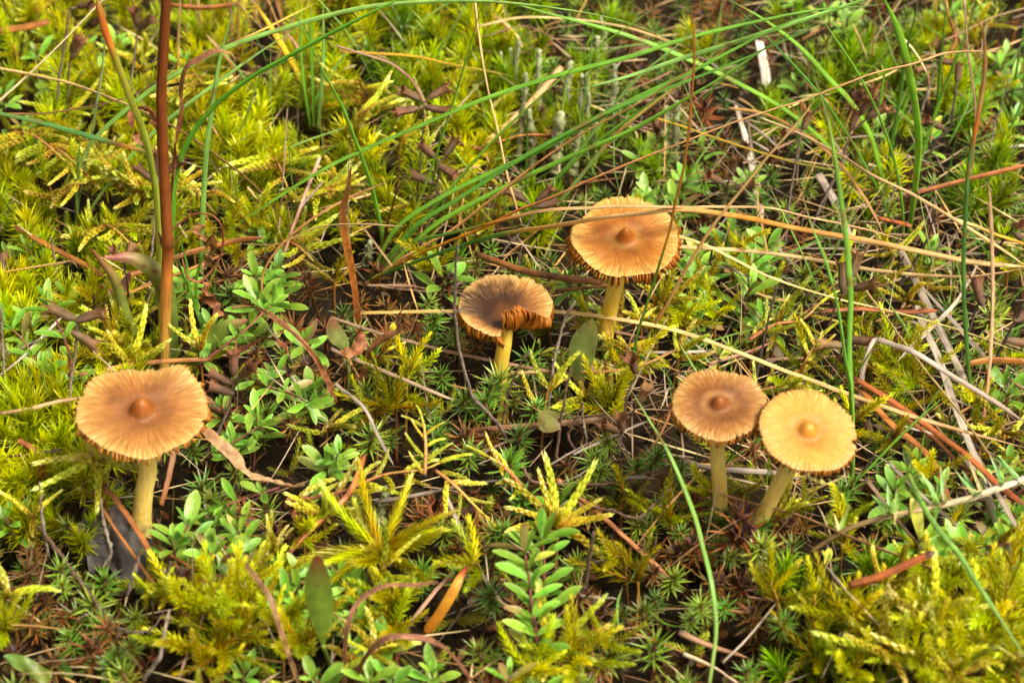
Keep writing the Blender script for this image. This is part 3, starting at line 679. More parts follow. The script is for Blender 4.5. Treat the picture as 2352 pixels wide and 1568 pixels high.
def path3(mode, pts, h=None, dy=0.0):
    """'up': rises from the ground at pts[0], in the upright plane through it (dy: how far it leans in y by the end); 'z': heights h, interpolated"""
    n = len(pts); ln = [0]
    for a, b in zip(pts, pts[1:]): ln.append(ln[-1]+math.hypot(b[0]-a[0], b[1]-a[1]))
    if mode == 'up':
        B = gz(*pts[0], h or 0.0); return [vec(B)] + [vec(gy(*p, B.y+dy*l/ln[-1])) for p, l in zip(pts[1:], ln[1:])]
    out = []
    for p, l in zip(pts, ln):
        t = l/ln[-1]*(len(h)-1); k = min(len(h)-2, int(t)); z = h[k]+(h[k+1]-h[k])*(t-k); out.append(vec(gz(*p, z)))
    return out
def blade(name, cat, desc, mode, pts, w, cols, h=None, dy=0.0, mat='blade', flat=.5, label=None, group=None, taper=.55, twist=None, root_w=.8, groove=.25, n=None, sides=8):
    w *= 1.0; P = path3(mode, pts, h, dy); n = n or max(10, 5*len(pts))
    if mat == 'straw' and len(P) > 2: P = [P[0]]+[p+np.random.normal(0, .007, 3) for p in P[1:-1]]+[P[-1]]
    PP = smooth(P, n); g = G()
    if mat == 'straw': PP = [p+np.random.normal(0, .0018, 3) for p in PP]
    rad = lambda t: w*.5*(root_w+(1-root_w)*min(1, t*5))*(1 if t < taper else max(.06, 1-((t-taper)/(1-taper))**1.7))
    tube(g, PP, rad, sides, cols, flat=flat, twist=U(-1.6, 1.6) if twist is None else twist, groove=groove)
    return single(name, g, MAT[mat], cat, desc, PP[n//2], group, label, PP[0])
def grass(desc, mode, pts, w=.075, cols=GREEN, label=None, **k): return blade('grass_blade', 'grass blade', desc, mode, pts, w, cols, group='green grass blades', label=label, **k)
def straw(desc, mode, pts, w=.06, cols=STRAW, label=None, **k): return blade('dry_straw', 'straw', desc, mode, pts, w, cols, mat='straw', group='dry straws', label=label, **{**dict(taper=.85, root_w=1.0), **k})
def needle(desc, pts, h, w=.085, cols=NEED, label=None, mode='z'): return blade('pine_needle', 'pine needle', desc, mode, pts, w, cols, h=h, mat='needle', group='fallen pine needles', flat=.62, taper=.93, root_w=.9, twist=U(-.6, .6), label=label, groove=.3)
def calyx_mesh(seed):
    random.seed(seed); g = G(); k = 10; V = []; C = []; St = []
    prof = ((.012, 0), (.036, .03), (.048, .10), (.050, .18), (.050, .23), (.078, .28))
    for i, (r, z) in enumerate(prof):
        for j in range(2*k):
            a = math.pi*j/k; rr = r*(1+.10*((j % 2)*2-1)); bx = .04*(z/.27)**2
            V.append((rr*math.cos(a)+bx, rr*math.sin(a)*.85, z)); q = i/5; C.append(np.array(lin(124, 104, 82))*(1-q)+np.array(lin(136, 92, 58))*q); St.append((j/2/k, z, seed))
    g.add(V, gf(6, 2*k, True), C, St)
    for j in range(5):                         # teeth
        a = j*6.283/5+U(-.2, .2); c = math.cos(a); s = math.sin(a)
        leaf(g, (.068*c+.04, .06*s, .255), (c*.55, s*.55, 1), (-c, -s, .4), .12*U(.8, 1.4), .034, 'lance', 3, U(-.6, .9), .2, ((0, lin(150, 104, 74)), (1, lin(112, 62, 36))))
    for j in range(26):                        # bristles
        a = U(0, 6.28); z = U(.02, .27); c = math.cos(a); s = math.sin(a); r = .06
        leaf(g, (r*c+.04*(z/.27)**2, r*s*.85, z), (c, s, U(.2, .9)), (0, 0, 1), U(.03, .06), .006, 'lance', 1, 0, 0, ((0, lin(190, 170, 150)),))
    return g.mesh('calyx', MAT['calyx'])
CAL = [calyx_mesh(700+i) for i in range(5)]
random.seed(99)
def twig(desc, mode, pts, w=.05, cols=TWIG, heads=(), h=None, dy=0.0, label=None, bumps=(), hs=1.0, name=None, sides=(), cat=None):
    P = path3(mode, pts, h, dy); n = max(12, 6*len(pts)); PP = smooth(P, n); PP = [p+np.random.normal(0, .006, 3) for p in PP]; g = G()
    ks = [random.randint(3, n-2) for _ in range(3)]
    tube(g, PP, lambda t: w*.5*(1.05-.4*t)*(1.35 if int(t*n+.5) in ks else 1), 7, cols, jit=.10)
    B = Vector(PP[0]); nm = name or ('seed_stalk' if heads else 'dead_twig')
    o = root(nm, Matrix.Translation(B)); V, F, C, St = g.arr(); child('stem', mk('stem', MAT['twig'], V-vec(B), F, C, St), o)
    top = PP[-1]
    for k, (hx, hy) in enumerate(heads):
        c = vec(gy(hx, hy, top[1]+U(-.12, .12))); j = min(range(len(PP)), key=lambda i: np.linalg.norm(PP[i]-c)+(.15*(n-i)/n)); a = PP[max(0, min(n, j))]
        d0 = nrm(c-a); s = hs*U(1.0, 1.25); cb = c-d0*.13*s
        g2 = G(); tube(g2, smooth([a-vec(B), (a+cb)/2-vec(B)+np.array([0, 0, -.02]), cb-vec(B)], 4), lambda t: .018, 5, cols); pd = child('pedicel', g2.mesh('pedicel', MAT['twig']), o)
        child('calyx', random.choice(CAL), pd, frame(cb-vec(B), d0, U(0, 6.28), s))
    for (t, dx, dz, L) in sides:
        k = int(t*n); a = PP[k]-vec(B); b = a+nrm((dx, U(-.3, .3), dz))*L; g2 = G(); tube(g2, smooth([a, (a+b)/2+np.array([0, 0, .03]), b], 5), lambda t: w*.3*(1-.4*t), 5, cols, jit=.15); child('side_twig', g2.mesh('side_twig', MAT['twig']), o)
    return tag(o, cat or ('seed head' if heads else 'twig'), desc, PP[n//2] if not heads else top, 'dried seed stalks' if heads else 'grey dead twigs', label)

# ------------------------------------------------------------------ the thick brown stalk and the sorrel around it
ST_BACK = []
def stalk():
    pts = [(377, 862), (379, 760), (383, 640), (387, 560), (385, 540), (379, 430), (374, 330), (371, 220), (376, 110), (381, 20), (382, -30)]
    P = path3('up', pts, dy=-.3); PP = smooth(P, 48); B = Vector(PP[0]); g = G()
    cols = ((0, lin(176, 150, 60)), (.12, lin(190, 140, 56)), (.30, lin(176, 100, 40)), (.36, lin(140, 66, 26)), (.38, lin(150, 80, 34)), (.6, lin(122, 62, 22)), (1, lin(112, 56, 22)))
    tube(g, [p-vec(B) for p in PP], lambda t: .080*(1.2-.3*t)*(1+.2*math.exp(-((t-.365)/.012)**2)+.10*math.exp(-((t-.72)/.01)**2)+.03*math.sin(31*t)+.02*math.sin(77*t)), 16, cols, groove=.12)
    o = root('sorrel_stalk', Matrix.Translation(B)); child('stalk', g.mesh('stalk', MAT['stalk']), o)
    g = G(); k = PP[17]-vec(B)
    for a in range(5): leaf(g, k+np.array([.09*math.cos(a*1.3), .09*math.sin(a*1.3), 0]), (math.cos(a*1.3)*.3, math.sin(a*1.3)*.3, 1), (math.cos(a*1.3), math.sin(a*1.3), 0), .28, .10, 'lance', 4, .3, .3, ((0, lin(140, 74, 34)), (1, lin(180, 120, 70))))
    child('sheath', g.mesh('sheath', MAT['curl']), o)
    tag(o, 'stalk', 'stalk', PP[24], None, 'thick upright red-brown stalk with a node, rising out of the top of the photo')
    return PP
SP = stalk()
def ribbon(name, cat, label, mode, pts, w, cols, h=None, dy=0.0, mat='curl', rumple=.35, roll=3.0, group=None, desc=None, prof='strap', n=26):
    """a dry or leafy ribbon: crumpled strip with its own thickness, following pts"""
    P = path3(mode, pts, h, dy); PP = smooth(P, n); g = G(); V = []; C = []; St = []; rr = U(0, 6)
    T = [nrm(PP[min(i+1, n)]-PP[max(i-1, 0)]) for i in range(n+1)]; f = PROF[prof or 'strap']
    rj = np.random.RandomState(int(abs(pts[0][0])*7+abs(pts[0][1]))); J = rj.normal(0, 1, (n+4, 5)); J = (J[:-3]+J[1:-2]+J[2:-1]+J[3:])/2.0
    for i in range(n+1):
        t = i/n; a = rr+roll*t+rumple*.5*J[i, 4]; s = nrm(np.cross(T[i], (0, -.6, .8))); m = np.cross(s, T[i]); b = s*math.cos(a)+m*math.sin(a); q = m*math.cos(a)-s*math.sin(a)
        ww = w*.5*(f(t) if prof else 1)*max(.25, 1+rumple*.55*J[i, 0]); wv = rumple*w*.45
        row = [PP[i]-b*ww+q*wv*J[i, 1], PP[i]-b*ww*.4-q*wv*.5, PP[i]+b*ww*.4+q*wv*.4*J[i, 2], PP[i]+b*ww+q*wv*J[i, 3]]
        c = lerpc(cols, t)
        for k, r in enumerate(row): V.append(r); C.append(c*(1.15 if k in (0, 3) else .85)*(1+.12*J[i, 2])); St.append((k/3, t, rr))
    V = np.array(V); th = .012
    V2 = V + np.array([nrm(np.cross(T[i//4], (1, .2, .3)))*th for i in range(len(V))])
    g.add(V, gf(n+1, 4), C, St); g.add(V2, gf(n+1, 4)[:, ::-1], C, St)
    return single(name, g, MAT[mat], cat, desc or label, PP[n//2], group, label, PP[0])
def broadleaf(label, pts, w, cols, mode='up', h=None, dy=0.0, stalk=None, lobes=None, fold=.25, prof='oval', desc=None, twist=0.0, name='sorrel_leaf', wn=0.0):
    """a broad leaf along pts (base to tip) on its own petiole"""
    P = path3(mode, pts, h, dy); n = 18; PP = smooth(P, n); B = vec(PP[0]); f = PROF[prof]; V = []; C = []; St = []
    for i in range(n+1):
        t = i/n; T = nrm(PP[min(i+1, n)]-PP[max(i-1, 0)]); a = twist*t; s = nrm(np.cross(T, FW)); m = np.cross(s, T); s, m = s*math.cos(a)+m*math.sin(a), m*math.cos(a)-s*math.sin(a)
        ww = w*.5*f(t)
        if lobes: ww += lobes*math.exp(-((t-.12)/.05)**2)
        c = lerpc(cols, t)
        for k in range(5):
            x = (k-2)/2; V.append(PP[i]-B+s*x*ww+m*(abs(x)**1.5*ww*fold+wn*math.sin(t*11+x*3)*ww)); C.append(c*(1.12 if k == 2 else 1)); St.append((k/4, t, 1))
    g = G(); V = np.array(V); g.add(V, gf(n+1, 5), C, St); g.add(V+vec(FW)*.012, gf(n+1, 5)[:, ::-1], C, St)
    o = root(name, Matrix.Translation(Vector(B))); child('leaf_blade', g.mesh('leaf_blade', MAT['broad']), o)
    if stalk:
        Q = path3('up', stalk, dy=dy) if mode == 'up' else path3('z', stalk, (0.05, h[0]))
        Q[-1] = vec(B); g = G(); tube(g, smooth([q-B for q in Q], 10), lambda t: .028, 7, ((0, cols[0][1]), (1, cols[0][1]))); child('petiole', g.mesh('petiole', MAT['stem']), o)
    return tag(o, 'leaf', desc or label, PP[n//2], None, label)
LG = lin(128, 140, 54); LP = lin(186, 110, 96); LR = lin(150, 70, 48)
grass('sorrel stem', 'up', [(372, 838), (368, 640), (362, 480), (349, 386), (329, 302), (296, 218), (265, 134), (242, 71), (222, -5)], .105, ((0, lin(150, 150, 50)), (.6, lin(140, 150, 50)), (.85, lin(160, 150, 50)), (.9, lin(200, 90, 40)), (1, lin(150, 110, 50))),
      label='pale green sorrel stem leaning left of the thick brown stalk, red at its node', dy=-.2, taper=.97, flat=.9)
broadleaf('green sorrel leaf arching over beside the thick brown stalk, pink lobes at its tip', [(383, 835), (384, 740), (374, 660), (345, 615), (300, 592), (262, 592), (240, 590)], .30, ((0, lin(110, 140, 50)), (.5, lin(130, 146, 60)), (.8, lin(150, 140, 76)), (.93, LP), (1, LP)), prof='strap', fold=.6, dy=-.35)
broadleaf('thin reddish-tipped sorrel leaf standing between the wide cap and the arching leaf', [(340, 848), (312, 783), (282, 709), (262, 642), (232, 600), (208, 570)], .17, ((0, lin(140, 150, 56)), (.6, lin(140, 150, 66)), (.85, lin(170, 120, 80)), (1, LR)), prof='strap', fold=.7, dy=-.3)
ribbon('pink_bract', 'leaf', 'small pink leaf lobe hanging on the sorrel beside the brown stalk', 'up', [(248, 678), (275, 668), (292, 645), (302, 622)], .16, ((0, LP), (.5, lin(206, 130, 116)), (1, lin(190, 120, 110))), h=.9, mat='broad', rumple=.15, roll=.6)
broadleaf('green arrow-shaped sorrel leaf reaching right from behind the widest cap', [(414, 862), (450, 815), (480, 785), (510, 755), (545, 742), (568, 735)], .26, ((0, lin(130, 146, 56)), (.8, lin(140, 156, 66)), (1, LP)), prof='strap', fold=.5, dy=-.2, lobes=.05, wn=.2)
broadleaf('small narrow green leaf right at the foot of the thick brown stalk', [(370, 850), (362, 815), (352, 775), (344, 752)], .15, ((0, lin(150, 110, 60)), (1, lin(130, 150, 50))), prof='lance')
broadleaf('upright oval sorrel leaf with pink mottling beside the straw-crossed mushroom', [(1331, 892), (1332, 850), (1338, 800), (1352, 760), (1362, 733)], .40, h=.4, cols= ((0, lin(150, 116, 76)), (.25, lin(120, 136, 66)), (.7, lin(132, 144, 72)), (1, lin(140, 130, 66))), stalk=[(1334, 940), (1331, 892)], fold=.12)
broadleaf('green spear leaf with a dark red tip standing in the foreground', [(742, 1482), (738, 1420), (730, 1350), (729, 1300), (728, 1274)], .36, h=.9, cols= ((0, lin(126, 150, 50)), (.6, lin(120, 146, 46)), (.82, lin(126, 120, 50)), (1, lin(140, 60, 44))), stalk=[(768, 1562), (756, 1520), (742, 1482)], fold=.15, prof='oval', name='spear_leaf')
broadleaf('small pale green and pink leaf on a stalk between the two left mushrooms', [(798, 815), (788, 790), (770, 765), (760, 728)], .26, h=.5, cols= ((0, lin(140, 156, 70)), (.6, lin(150, 150, 84)), (1, lin(190, 110, 84))), stalk=[(798, 905), (802, 860), (798, 815)], fold=.1)
broadleaf('orange and yellow strap leaf with a red tip in the foreground', [(978, 1452), (1010, 1410), (1040, 1360), (1060, 1320), (1078, 1298)], .135, ((0, lin(200, 120, 30)), (.4, lin(214, 150, 40)), (.8, lin(220, 160, 50)), (.93, lin(190, 60, 40)), (1, lin(120, 60, 40))), prof='strap', name='yellow_leaf', mode='z', h=(.7, 1.2, 1.5))
broadleaf('flat green and pink leaf lying on the thick grey straw below the curled mushroom', [(1286, 985), (1265, 972), (1248, 958), (1236, 950)], .34, ((0, lin(150, 120, 80)), (.5, lin(140, 140, 70)), (1, lin(150, 130, 66))), mode='z', h=(.7, .75), name='fallen_leaf')
broadleaf('small green notched leaf in the bottom corner under the star moss', [(115, 1560), (70, 1535), (35, 1515), (8, 1506)], .20, ((0, lin(130, 140, 56)), (1, lin(96, 136, 50))), mode='z', h=(.3, .7), prof='strap', wn=.3)
broadleaf('small dark green pointed leaf at the bottom beside the notched leaf', [(158, 1560), (150, 1535), (140, 1510), (135, 1494)], .18, ((0, lin(90, 130, 50)), (1, lin(80, 120, 44))), prof='lance')
# dry curled leaves and stems
DRY = ((0, lin(166, 112, 66)), (.5, lin(150, 98, 54)), (1, lin(186, 136, 88)))
ribbon('curled_leaf', 'dry leaf', 'brown withered leaf dangling in a twisted ribbon right of the thick stalk', 'up', [(492, 690), (455, 515), (463, 545), (488, 562), (482, 590), (468, 615)][1:], .24, DRY, h=2.2, rumple=.6, roll=2.5)
ribbon('curled_leaf', 'dry leaf', 'brown crinkled leaf strip hanging below the twisted withered ribbon', 'up', [(469, 645), (482, 685), (500, 710), (515, 725), (512, 738)], .15, DRY, h=1.2, rumple=.7, roll=4)
grass('looped dry stem', 'up', [(395, 530), (430, 498), (470, 490), (500, 505), (512, 540), (505, 590), (480, 630), (455, 648), (430, 635), (421, 600), (418, 592)], .05, ((0, lin(150, 90, 56)), (1, lin(130, 84, 54))), label='thin brown withered stem looping beside the thick stalk', h=2.2, mat='straw', taper=.95)
ribbon('curled_leaf', 'dry leaf', 'brown withered strand hooking over at the top beside the thick stalk', 'up', [(388, 480), (396, 400), (406, 320), (418, 260), (416, 200), (430, 150), (465, 135), (500, 120), (535, 125), (540, 140)], .085, DRY, h=2.0, rumple=.5, roll=5)
ribbon('curled_leaf', 'dry leaf', 'small brown curl hanging left of the thick stalk near the top', 'up', [(366, 300), (345, 255), (315, 250), (305, 285), (315, 320), (340, 345)], .11, DRY, h=3.4, rumple=.6, roll=3)
ribbon('curled_leaf', 'dry leaf', 'tall brown leaf with a papery curled head in front of the curled mushroom', 'up', [(826, 925), (830, 880), (843, 822), (868, 787), (916, 760), (912, 735), (926, 708), (940, 694)], .13, ((0, lin(110, 64, 36)), (.6, lin(140, 86, 50)), (1, lin(186, 136, 100))), rumple=.45, roll=2.5)
ribbon('curled_leaf', 'dry leaf', 'red-brown folded dry leaf perched on the small pink-tipped leaf', 'z', [(786, 816), (812, 806), (828, 790), (824, 765), (832, 752)], .15, ((0, lin(150, 104, 56)), (1, lin(140, 84, 46))), h=(1.1, 1.3), rumple=.5, roll=1.0)
ribbon('curled_leaf', 'dry leaf', 'brown crumpled leaf on a long thin stem arching right of the widest cap', 'z', [(773, 925), (748, 870), (722, 817), (672, 763), (622, 723), (590, 706), (560, 705), (533, 710)], .085, ((0, lin(136, 90, 50)), (.55, lin(160, 112, 66)), (1, lin(186, 140, 90))), h=(.2, 1.4, 1.7), rumple=.5, roll=2, prof=None)
ribbon('curled_leaf', 'dry leaf', 'reddish crumpled dry strand under the brown crumpled leaf', 'z', [(518, 822), (560, 800), (612, 780), (650, 790), (660, 815)], .08, ((0, lin(120, 66, 44)), (1, lin(156, 96, 60))), h=(.9, 1.2, 1.0), rumple=.6, roll=4)
ribbon('curled_leaf', 'dry leaf', 'long tan dry leaf with a shrivelled end below right of the widest cap', 'z', [(466, 980), (500, 1015), (535, 1045), (572, 1085), (625, 1108), (665, 1118), (700, 1112)], .15, ((0, lin(150, 100, 70)), (.5, lin(190, 146, 110)), (1, lin(176, 130, 94))), h=(1.0, .9, .9), rumple=.35, roll=1.2)
ribbon('curled_leaf', 'dry leaf', 'dangling brown shred at the end of the long tan dry leaf', 'z', [(672, 1135), (668, 1170), (688, 1185), (672, 1203)], .13, DRY, h=(.8, .5), rumple=.6, roll=2)
for k, (lab, pts, w, hh) in enumerate((
    ('brown withered stem arching over in the bottom foreground, taller of two', [(790, 1575), (797, 1444), (828, 1377), (885, 1343), (950, 1342), (1005, 1336)], .075, (.2, 1.3, 1.9, 1.8)),
    ('brown withered leaf arching to the right at the bottom edge, lower of two', [(804, 1575), (851, 1495), (902, 1461), (986, 1468), (1040, 1505), (1090, 1572)], .11, (.3, 1.4, 1.9, 1.2, .3)),
    ('brown hooked withered stem arching from the thyme to the bottom edge', [(511, 1292), (520, 1278), (545, 1280), (588, 1327), (622, 1377), (655, 1478), (689, 1575)], .075, (.9, 1.5, 1.4, .8, .3)))):
    ribbon('withered_stem', 'dry stem', lab, 'z', pts, w*.85, ((0, lin(150, 100, 62)), (.5, lin(180, 130, 92)), (1, lin(150, 104, 70))), h=hh, rumple=.15, roll=1.2, prof=None)
ribbon('withered_stem', 'dry stem', 'tall flat red-brown dry blade standing left of the grass tussock', 'up', [(822, 765), (818, 690), (806, 610), (792, 540), (787, 490), (800, 430), (806, 384)], .13, ((0, lin(120, 50, 22)), (.5, lin(156, 84, 34)), (1, lin(120, 76, 42))), rumple=.1, roll=.8)
ribbon('withered_stem', 'dry stem', 'thin brown dry blade right of the tall red-brown one', 'up', [(880, 600), (888, 525), (900, 480), (915, 420), (918, 370)], .09, ((0, lin(140, 96, 40)), (1, lin(140, 76, 34))), rumple=.1, roll=.8)
def dead_leaf():
    P = gz(268, 1262, .12); n = 26; V = []; C = []; random.seed(3); F1 = pnoise(61, (2, 3, 5, 8)); F2 = pnoise(62, (4, 6, 9))
    for i in range(n+1):
        for j in range(40):
            u = i/n; a = 6.2832*j/40; r = .46*u*(1+.25*F1(a)); x = r*math.cos(a)*1.0; y = r*math.sin(a)*1.15
            z = .10*math.sin(x*6+1)*math.cos(y*5) + .20*u**3*(.6+.6*F2(a)) + .05*math.sin(14*x+3*y) - .12*math.exp(-((x+.12)/.08)**2)
            V.append((x, y, z)); C.append(np.array(lin(92, 84, 78))*(1-.4*abs(math.sin(5*x+7*y))) + (.05*u**6))
    g = G(); V = np.array(V); g.add(V, gf(n+1, 40, True), C); g.add(V-np.array([0, 0, .02]), gf(n+1, 40, True)[:, ::-1], C)
    o = bpy.data.objects.new('dead_leaf', g.mesh('dead_leaf', MAT['deadleaf'])); COL.objects.link(o); o.location = P; o.rotation_euler = (.25, -.1, .3)
    tag(o, 'dead leaf', '', P, None, 'grey crumpled dead leaf lying at the foot of the widest mushroom')
dead_leaf()
ribbon('bark_flake', 'dead leaf', 'dark grey-brown curled flake beside the dead leaf under the widest mushroom', 'z', [(192, 1248), (205, 1215), (225, 1190), (260, 1175), (296, 1172)], .22, ((0, lin(96, 84, 74)), (1, lin(104, 92, 80))), h=(.2, .45, .3), mat='deadleaf', rumple=.3, roll=1)

# ------------------------------------------------------------------ green grass
TL1 = 'tussock left of the curled mushroom'
g_ = grass
g_('', 'up', [(394, 640), (396, 507), (403, 403), (433, 322), (487, 249), (571, 181), (672, 124), (784, 64), (912, 0), (960, -25)], .125, ((0, lin(90, 140, 40)), (.5, lin(90, 152, 36)), (1, lin(106, 166, 44))), label='broadest green grass blade, arching from the brown stalk to the top edge', dy=-1.0, taper=.75)
g_('', 'up', [(462, 640), (464, 527), (474, 353), (487, 249), (504, 141), (524, 64), (550, -12)], .085, BGREEN, label='straight pale green blade rising just right of the brown stalk', dy=-.3)
g_('', 'up', [(512, 560), (534, 527), (640, 452), (784, 368), (972, 286), (1120, 225), (1288, 171), (1456, 128), (1568, 91), (1719, 54), (1870, 24), (2005, 13), (2082, 2)], .085, GREEN, label='very long green blade sweeping from left of centre to the top right', dy=-1.2)
g_('', 'up', [(175, 515), (178, 400), (215, 322), (302, 242), (386, 181), (517, 111), (650, 66), (784, 29), (898, 10), (1086, 3), (1254, 17), (1422, 47), (1568, 104)], .08, BGREEN, label='long blue-green blade arching along the top edge from the left', dy=-.8)
g_('', 'up', [(186, 512), (240, 435), (312, 346), (390, 272), (497, 191), (600, 118), (690, 60)], .07, BGREEN, label='blue-green blade below the long one arching along the top edge', dy=-.5)
g_('', 'up', [(175, 515), (177, 440), (180, 380), (183, 316)], .065, DGREEN, label='short dark green upright blade left of the brown stalk')
g_('', 'z', [(-15, 258), (84, 279), (202, 312), (286, 336), (366, 356), (464, 383)], .085, GTIP, label='blue-green blade with a brown tip reaching in from the left edge', h=(2.2, 2.6, 2.4))
g_('', 'up', [(180, 505), (181, 464), (195, 386), (218, 262), (238, 128), (242, -10)], .05, ((0, lin(150, 150, 90)), (.5, lin(130, 160, 110)), (1, lin(170, 170, 120))), label='thin pale upright blade near the left edge behind the mosses', dy=-.2)
g_('', 'up', [(880, 590), (875, 527), (851, 420), (821, 336), (784, 240), (739, 158), (705, 84), (655, -5)], .09, GREEN, label='green blade leaning left from the grass tussock to the top edge', dy=-.6)
g_('', 'up', [(905, 600), (938, 527), (952, 487), (999, 363), (1043, 228), (1076, 118), (1112, -8)], .08, GREEN, label='steep green blade rising from the grass tussock to the top edge', dy=-.5)
g_('', 'up', [(866, 632), (938, 545), (1046, 420), (1120, 336), (1204, 255), (1335, 141), (1422, 74), (1540, -5)], .075, GREEN, label='green blade from the grass tussock leaning steeply to the upper right', dy=-.7)
g_('', 'up', [(850, 640), (908, 527), (1019, 450), (1120, 400), (1238, 346), (1355, 282), (1456, 228), (1568, 175), (1686, 114), (1783, 64), (1950, -4)], .08, GREEN, label='long green tussock blade sweeping to the upper right, highest of three', dy=-1.0)
g_('', 'up', [(852, 645), (945, 527), (1063, 450), (1187, 370), (1288, 313), (1420, 246), (1568, 190), (1720, 130), (1880, 50), (1945, 15)], .075, DGREEN, label='long dark green tussock blade, middle of three sweeping upper right', dy=-1.0)
g_('', 'up', [(856, 648), (985, 527), (1086, 467), (1221, 400), (1355, 340), (1456, 296), (1568, 232), (1669, 171), (1803, 81), (1885, 32)], .08, GREEN, label='long green tussock blade sweeping upper right, lowest of three', dy=-1.0)
g_('', 'up', [(1225, 490), (1244, 443), (1305, 380), (1372, 292), (1456, 188), (1557, 104), (1620, 60)], .06, BGREEN, label='thin blade leaning right behind the lichen, from a small tuft', dy=-.4)
g_('', 'up', [(1228, 492), (1261, 433), (1355, 340), (1456, 265), (1568, 188), (1640, 130)], .065, GREEN, label='green blade crossing lower right of the lichens from a small tuft', dy=-.4)
g_('', 'up', [(1225, 560), (1234, 527), (1308, 437), (1362, 370), (1422, 302), (1523, 222), (1690, 95)], .07, ((0, lin(120, 150, 60)), (.4, lin(130, 150, 80)), (.5, lin(176, 120, 60)), (.6, lin(190, 170, 90)), (1, lin(214, 170, 90))), label='greenish blade turning straw yellow as it rises behind the straw-crossed mushroom', dy=-.5)
g_('', 'z', [(2050, -20), (1904, 27), (1770, 71), (1669, 104), (1568, 134), (1489, 161), (1389, 191), (1288, 213)], .085, BGREEN, h=(4.4, 4.6, 4.0, 3.2), label='pale shiny blade entering at the top right, its tip over the lichens')
g_('', 'up', [(2010, 445), (1904, 336), (1803, 252), (1669, 178), (1568, 131), (1456, 87), (1355, 57), (1220, 20), (1137, -5)], .085, GREEN, label='long green blade leaning left from the right tussock to the top edge', dy=-.6)
g_('', 'up', [(1209, 530), (1209, 440), (1210, 340), (1213, 228)], .07, DGREEN, label='short dark upright blade in front of the lichens', taper=.3)
g_('', 'z', [(852, 622), (930, 562), (1066, 527), (1187, 495), (1254, 484), (1355, 477), (1456, 474), (1568, 476), (1650, 475), (1770, 480), (1850, 497), (1988, 527), (2120, 565)], .075, G2S, label='blade turning to straw that lies across the top of the golden cap, upper of two', h=(.2, 1.7, 2.9, 3.2, 2.9, 2.3, 1.8), mat='straw', taper=.9)
g_('', 'z', [(851, 640), (1019, 578), (1153, 538), (1278, 519), (1389, 500), (1480, 489), (1568, 482), (1700, 498), (1820, 521), (2005, 554), (2139, 583), (2240, 601), (2360, 613)], .085, ((0, lin(90, 140, 46)), (.27, lin(90, 140, 44)), (.32, lin(206, 150, 70)), (.46, lin(206, 168, 110)), (.62, lin(204, 140, 50)), (.72, lin(196, 140, 70)), (1, lin(196, 166, 114))), label='green blade turning to straw that lies across the golden cap, lower of two', h=(.2, 1.7, 2.75, 3.1, 2.6, 2.0, 1.5), mat='straw', taper=.95)
# right tussock
g_('', 'up', [(2083, 570), (2089, 527), (2105, 403), (2109, 302), (2092, 188), (2065, 77), (2028, -10)], .125, ((0, lin(130, 160, 50)), (.4, lin(124, 170, 44)), (1, lin(112, 162, 44))), label='broad green upright blade of the right tussock, widest there', dy=-.5, taper=.8)
g_('', 'up', [(2076, 570), (2072, 470), (2055, 370), (2021, 269), (1971, 168), (1904, 67), (1850, -8)], .095, GREEN, label='green blade of the right tussock arching left just beside the broad one', dy=-.5)
g_('', 'up', [(2040, 470), (2035, 437), (2021, 386), (1998, 309), (1954, 235), (1904, 181), (1837, 108), (1753, 44), (1665, -5)], .09, GREEN, label='green blade arching far left from the right tussock, upper one', dy=-.5)
g_('', 'up', [(2062, 560), (2032, 470), (1991, 386), (1938, 296), (1870, 202), (1770, 94), (1675, 2)], .085, ((0, lin(96, 146, 50)), (1, lin(84, 140, 48))), label='green blade arching far left from the right tussock, lower one', dy=-.5)
g_('', 'up', [(2038, 440), (2045, 353), (2065, 235), (2082, 118), (2114, -10)], .065, DGREEN, label='dark upright blade behind the broad one of the right tussock', dy=-.2)
g_('', 'up', [(2150, 330), (2153, 269), (2156, 188), (2166, 84), (2175, -10)], .07, DGREEN, label='dark blurred upright blade near the top right corner', dy=-.2)
g_('', 'up', [(2105, 410), (2135, 300), (2170, 200), (2215, 90), (2238, 20)], .06, GREEN, label='blurred green blade leaning right behind the right tussock', dy=-.2)
g_('', 'up', [(1960, 1112), (1958, 960), (1951, 806), (1954, 689), (1948, 595), (1941, 527), (1924, 403), (1907, 302), (1887, 228), (1864, 151)], .08, ((0, lin(110, 150, 60)), (.3, lin(116, 166, 60)), (.8, lin(126, 168, 70)), (1, lin(160, 180, 90))), label='tallest green blade behind the pale leaning cap, reaching past the straws', dy=-.3)
g_('', 'up', [(1957, 1112), (1954, 907), (1941, 823), (1924, 706), (1897, 602), (1867, 527), (1847, 463), (1830, 413)], .095, ((0, lin(116, 162, 60)), (.8, lin(104, 162, 60)), (1, lin(170, 110, 90))), label='green blade leaning left behind the pale leaning cap', dy=-.3, taper=.6)
g_('', 'z', [(1965, 1106), (2021, 1048), (2095, 975), (2173, 907)], .095, GREEN, label='short bright green blade pointing upper right of the pale leaning cap', h=(.2, .9, 1.4), taper=.5)
g_('', 'up', [(2241, 990), (2226, 857), (2216, 723), (2213, 605), (2216, 527), (2223, 403), (2233, 336), (2246, 270), (2257, 202), (2262, 134), (2257, 74), (2230, 27)], .06, ((0, lin(110, 136, 40)), (.2, lin(84, 136, 56)), (.68, lin(90, 136, 66)), (.74, lin(206, 110, 30)), (.79, lin(180, 136, 80)), (1, lin(150, 108, 66))), label='upright blade near the right edge, green below an orange band and straw above', dy=-.4, taper=.85)
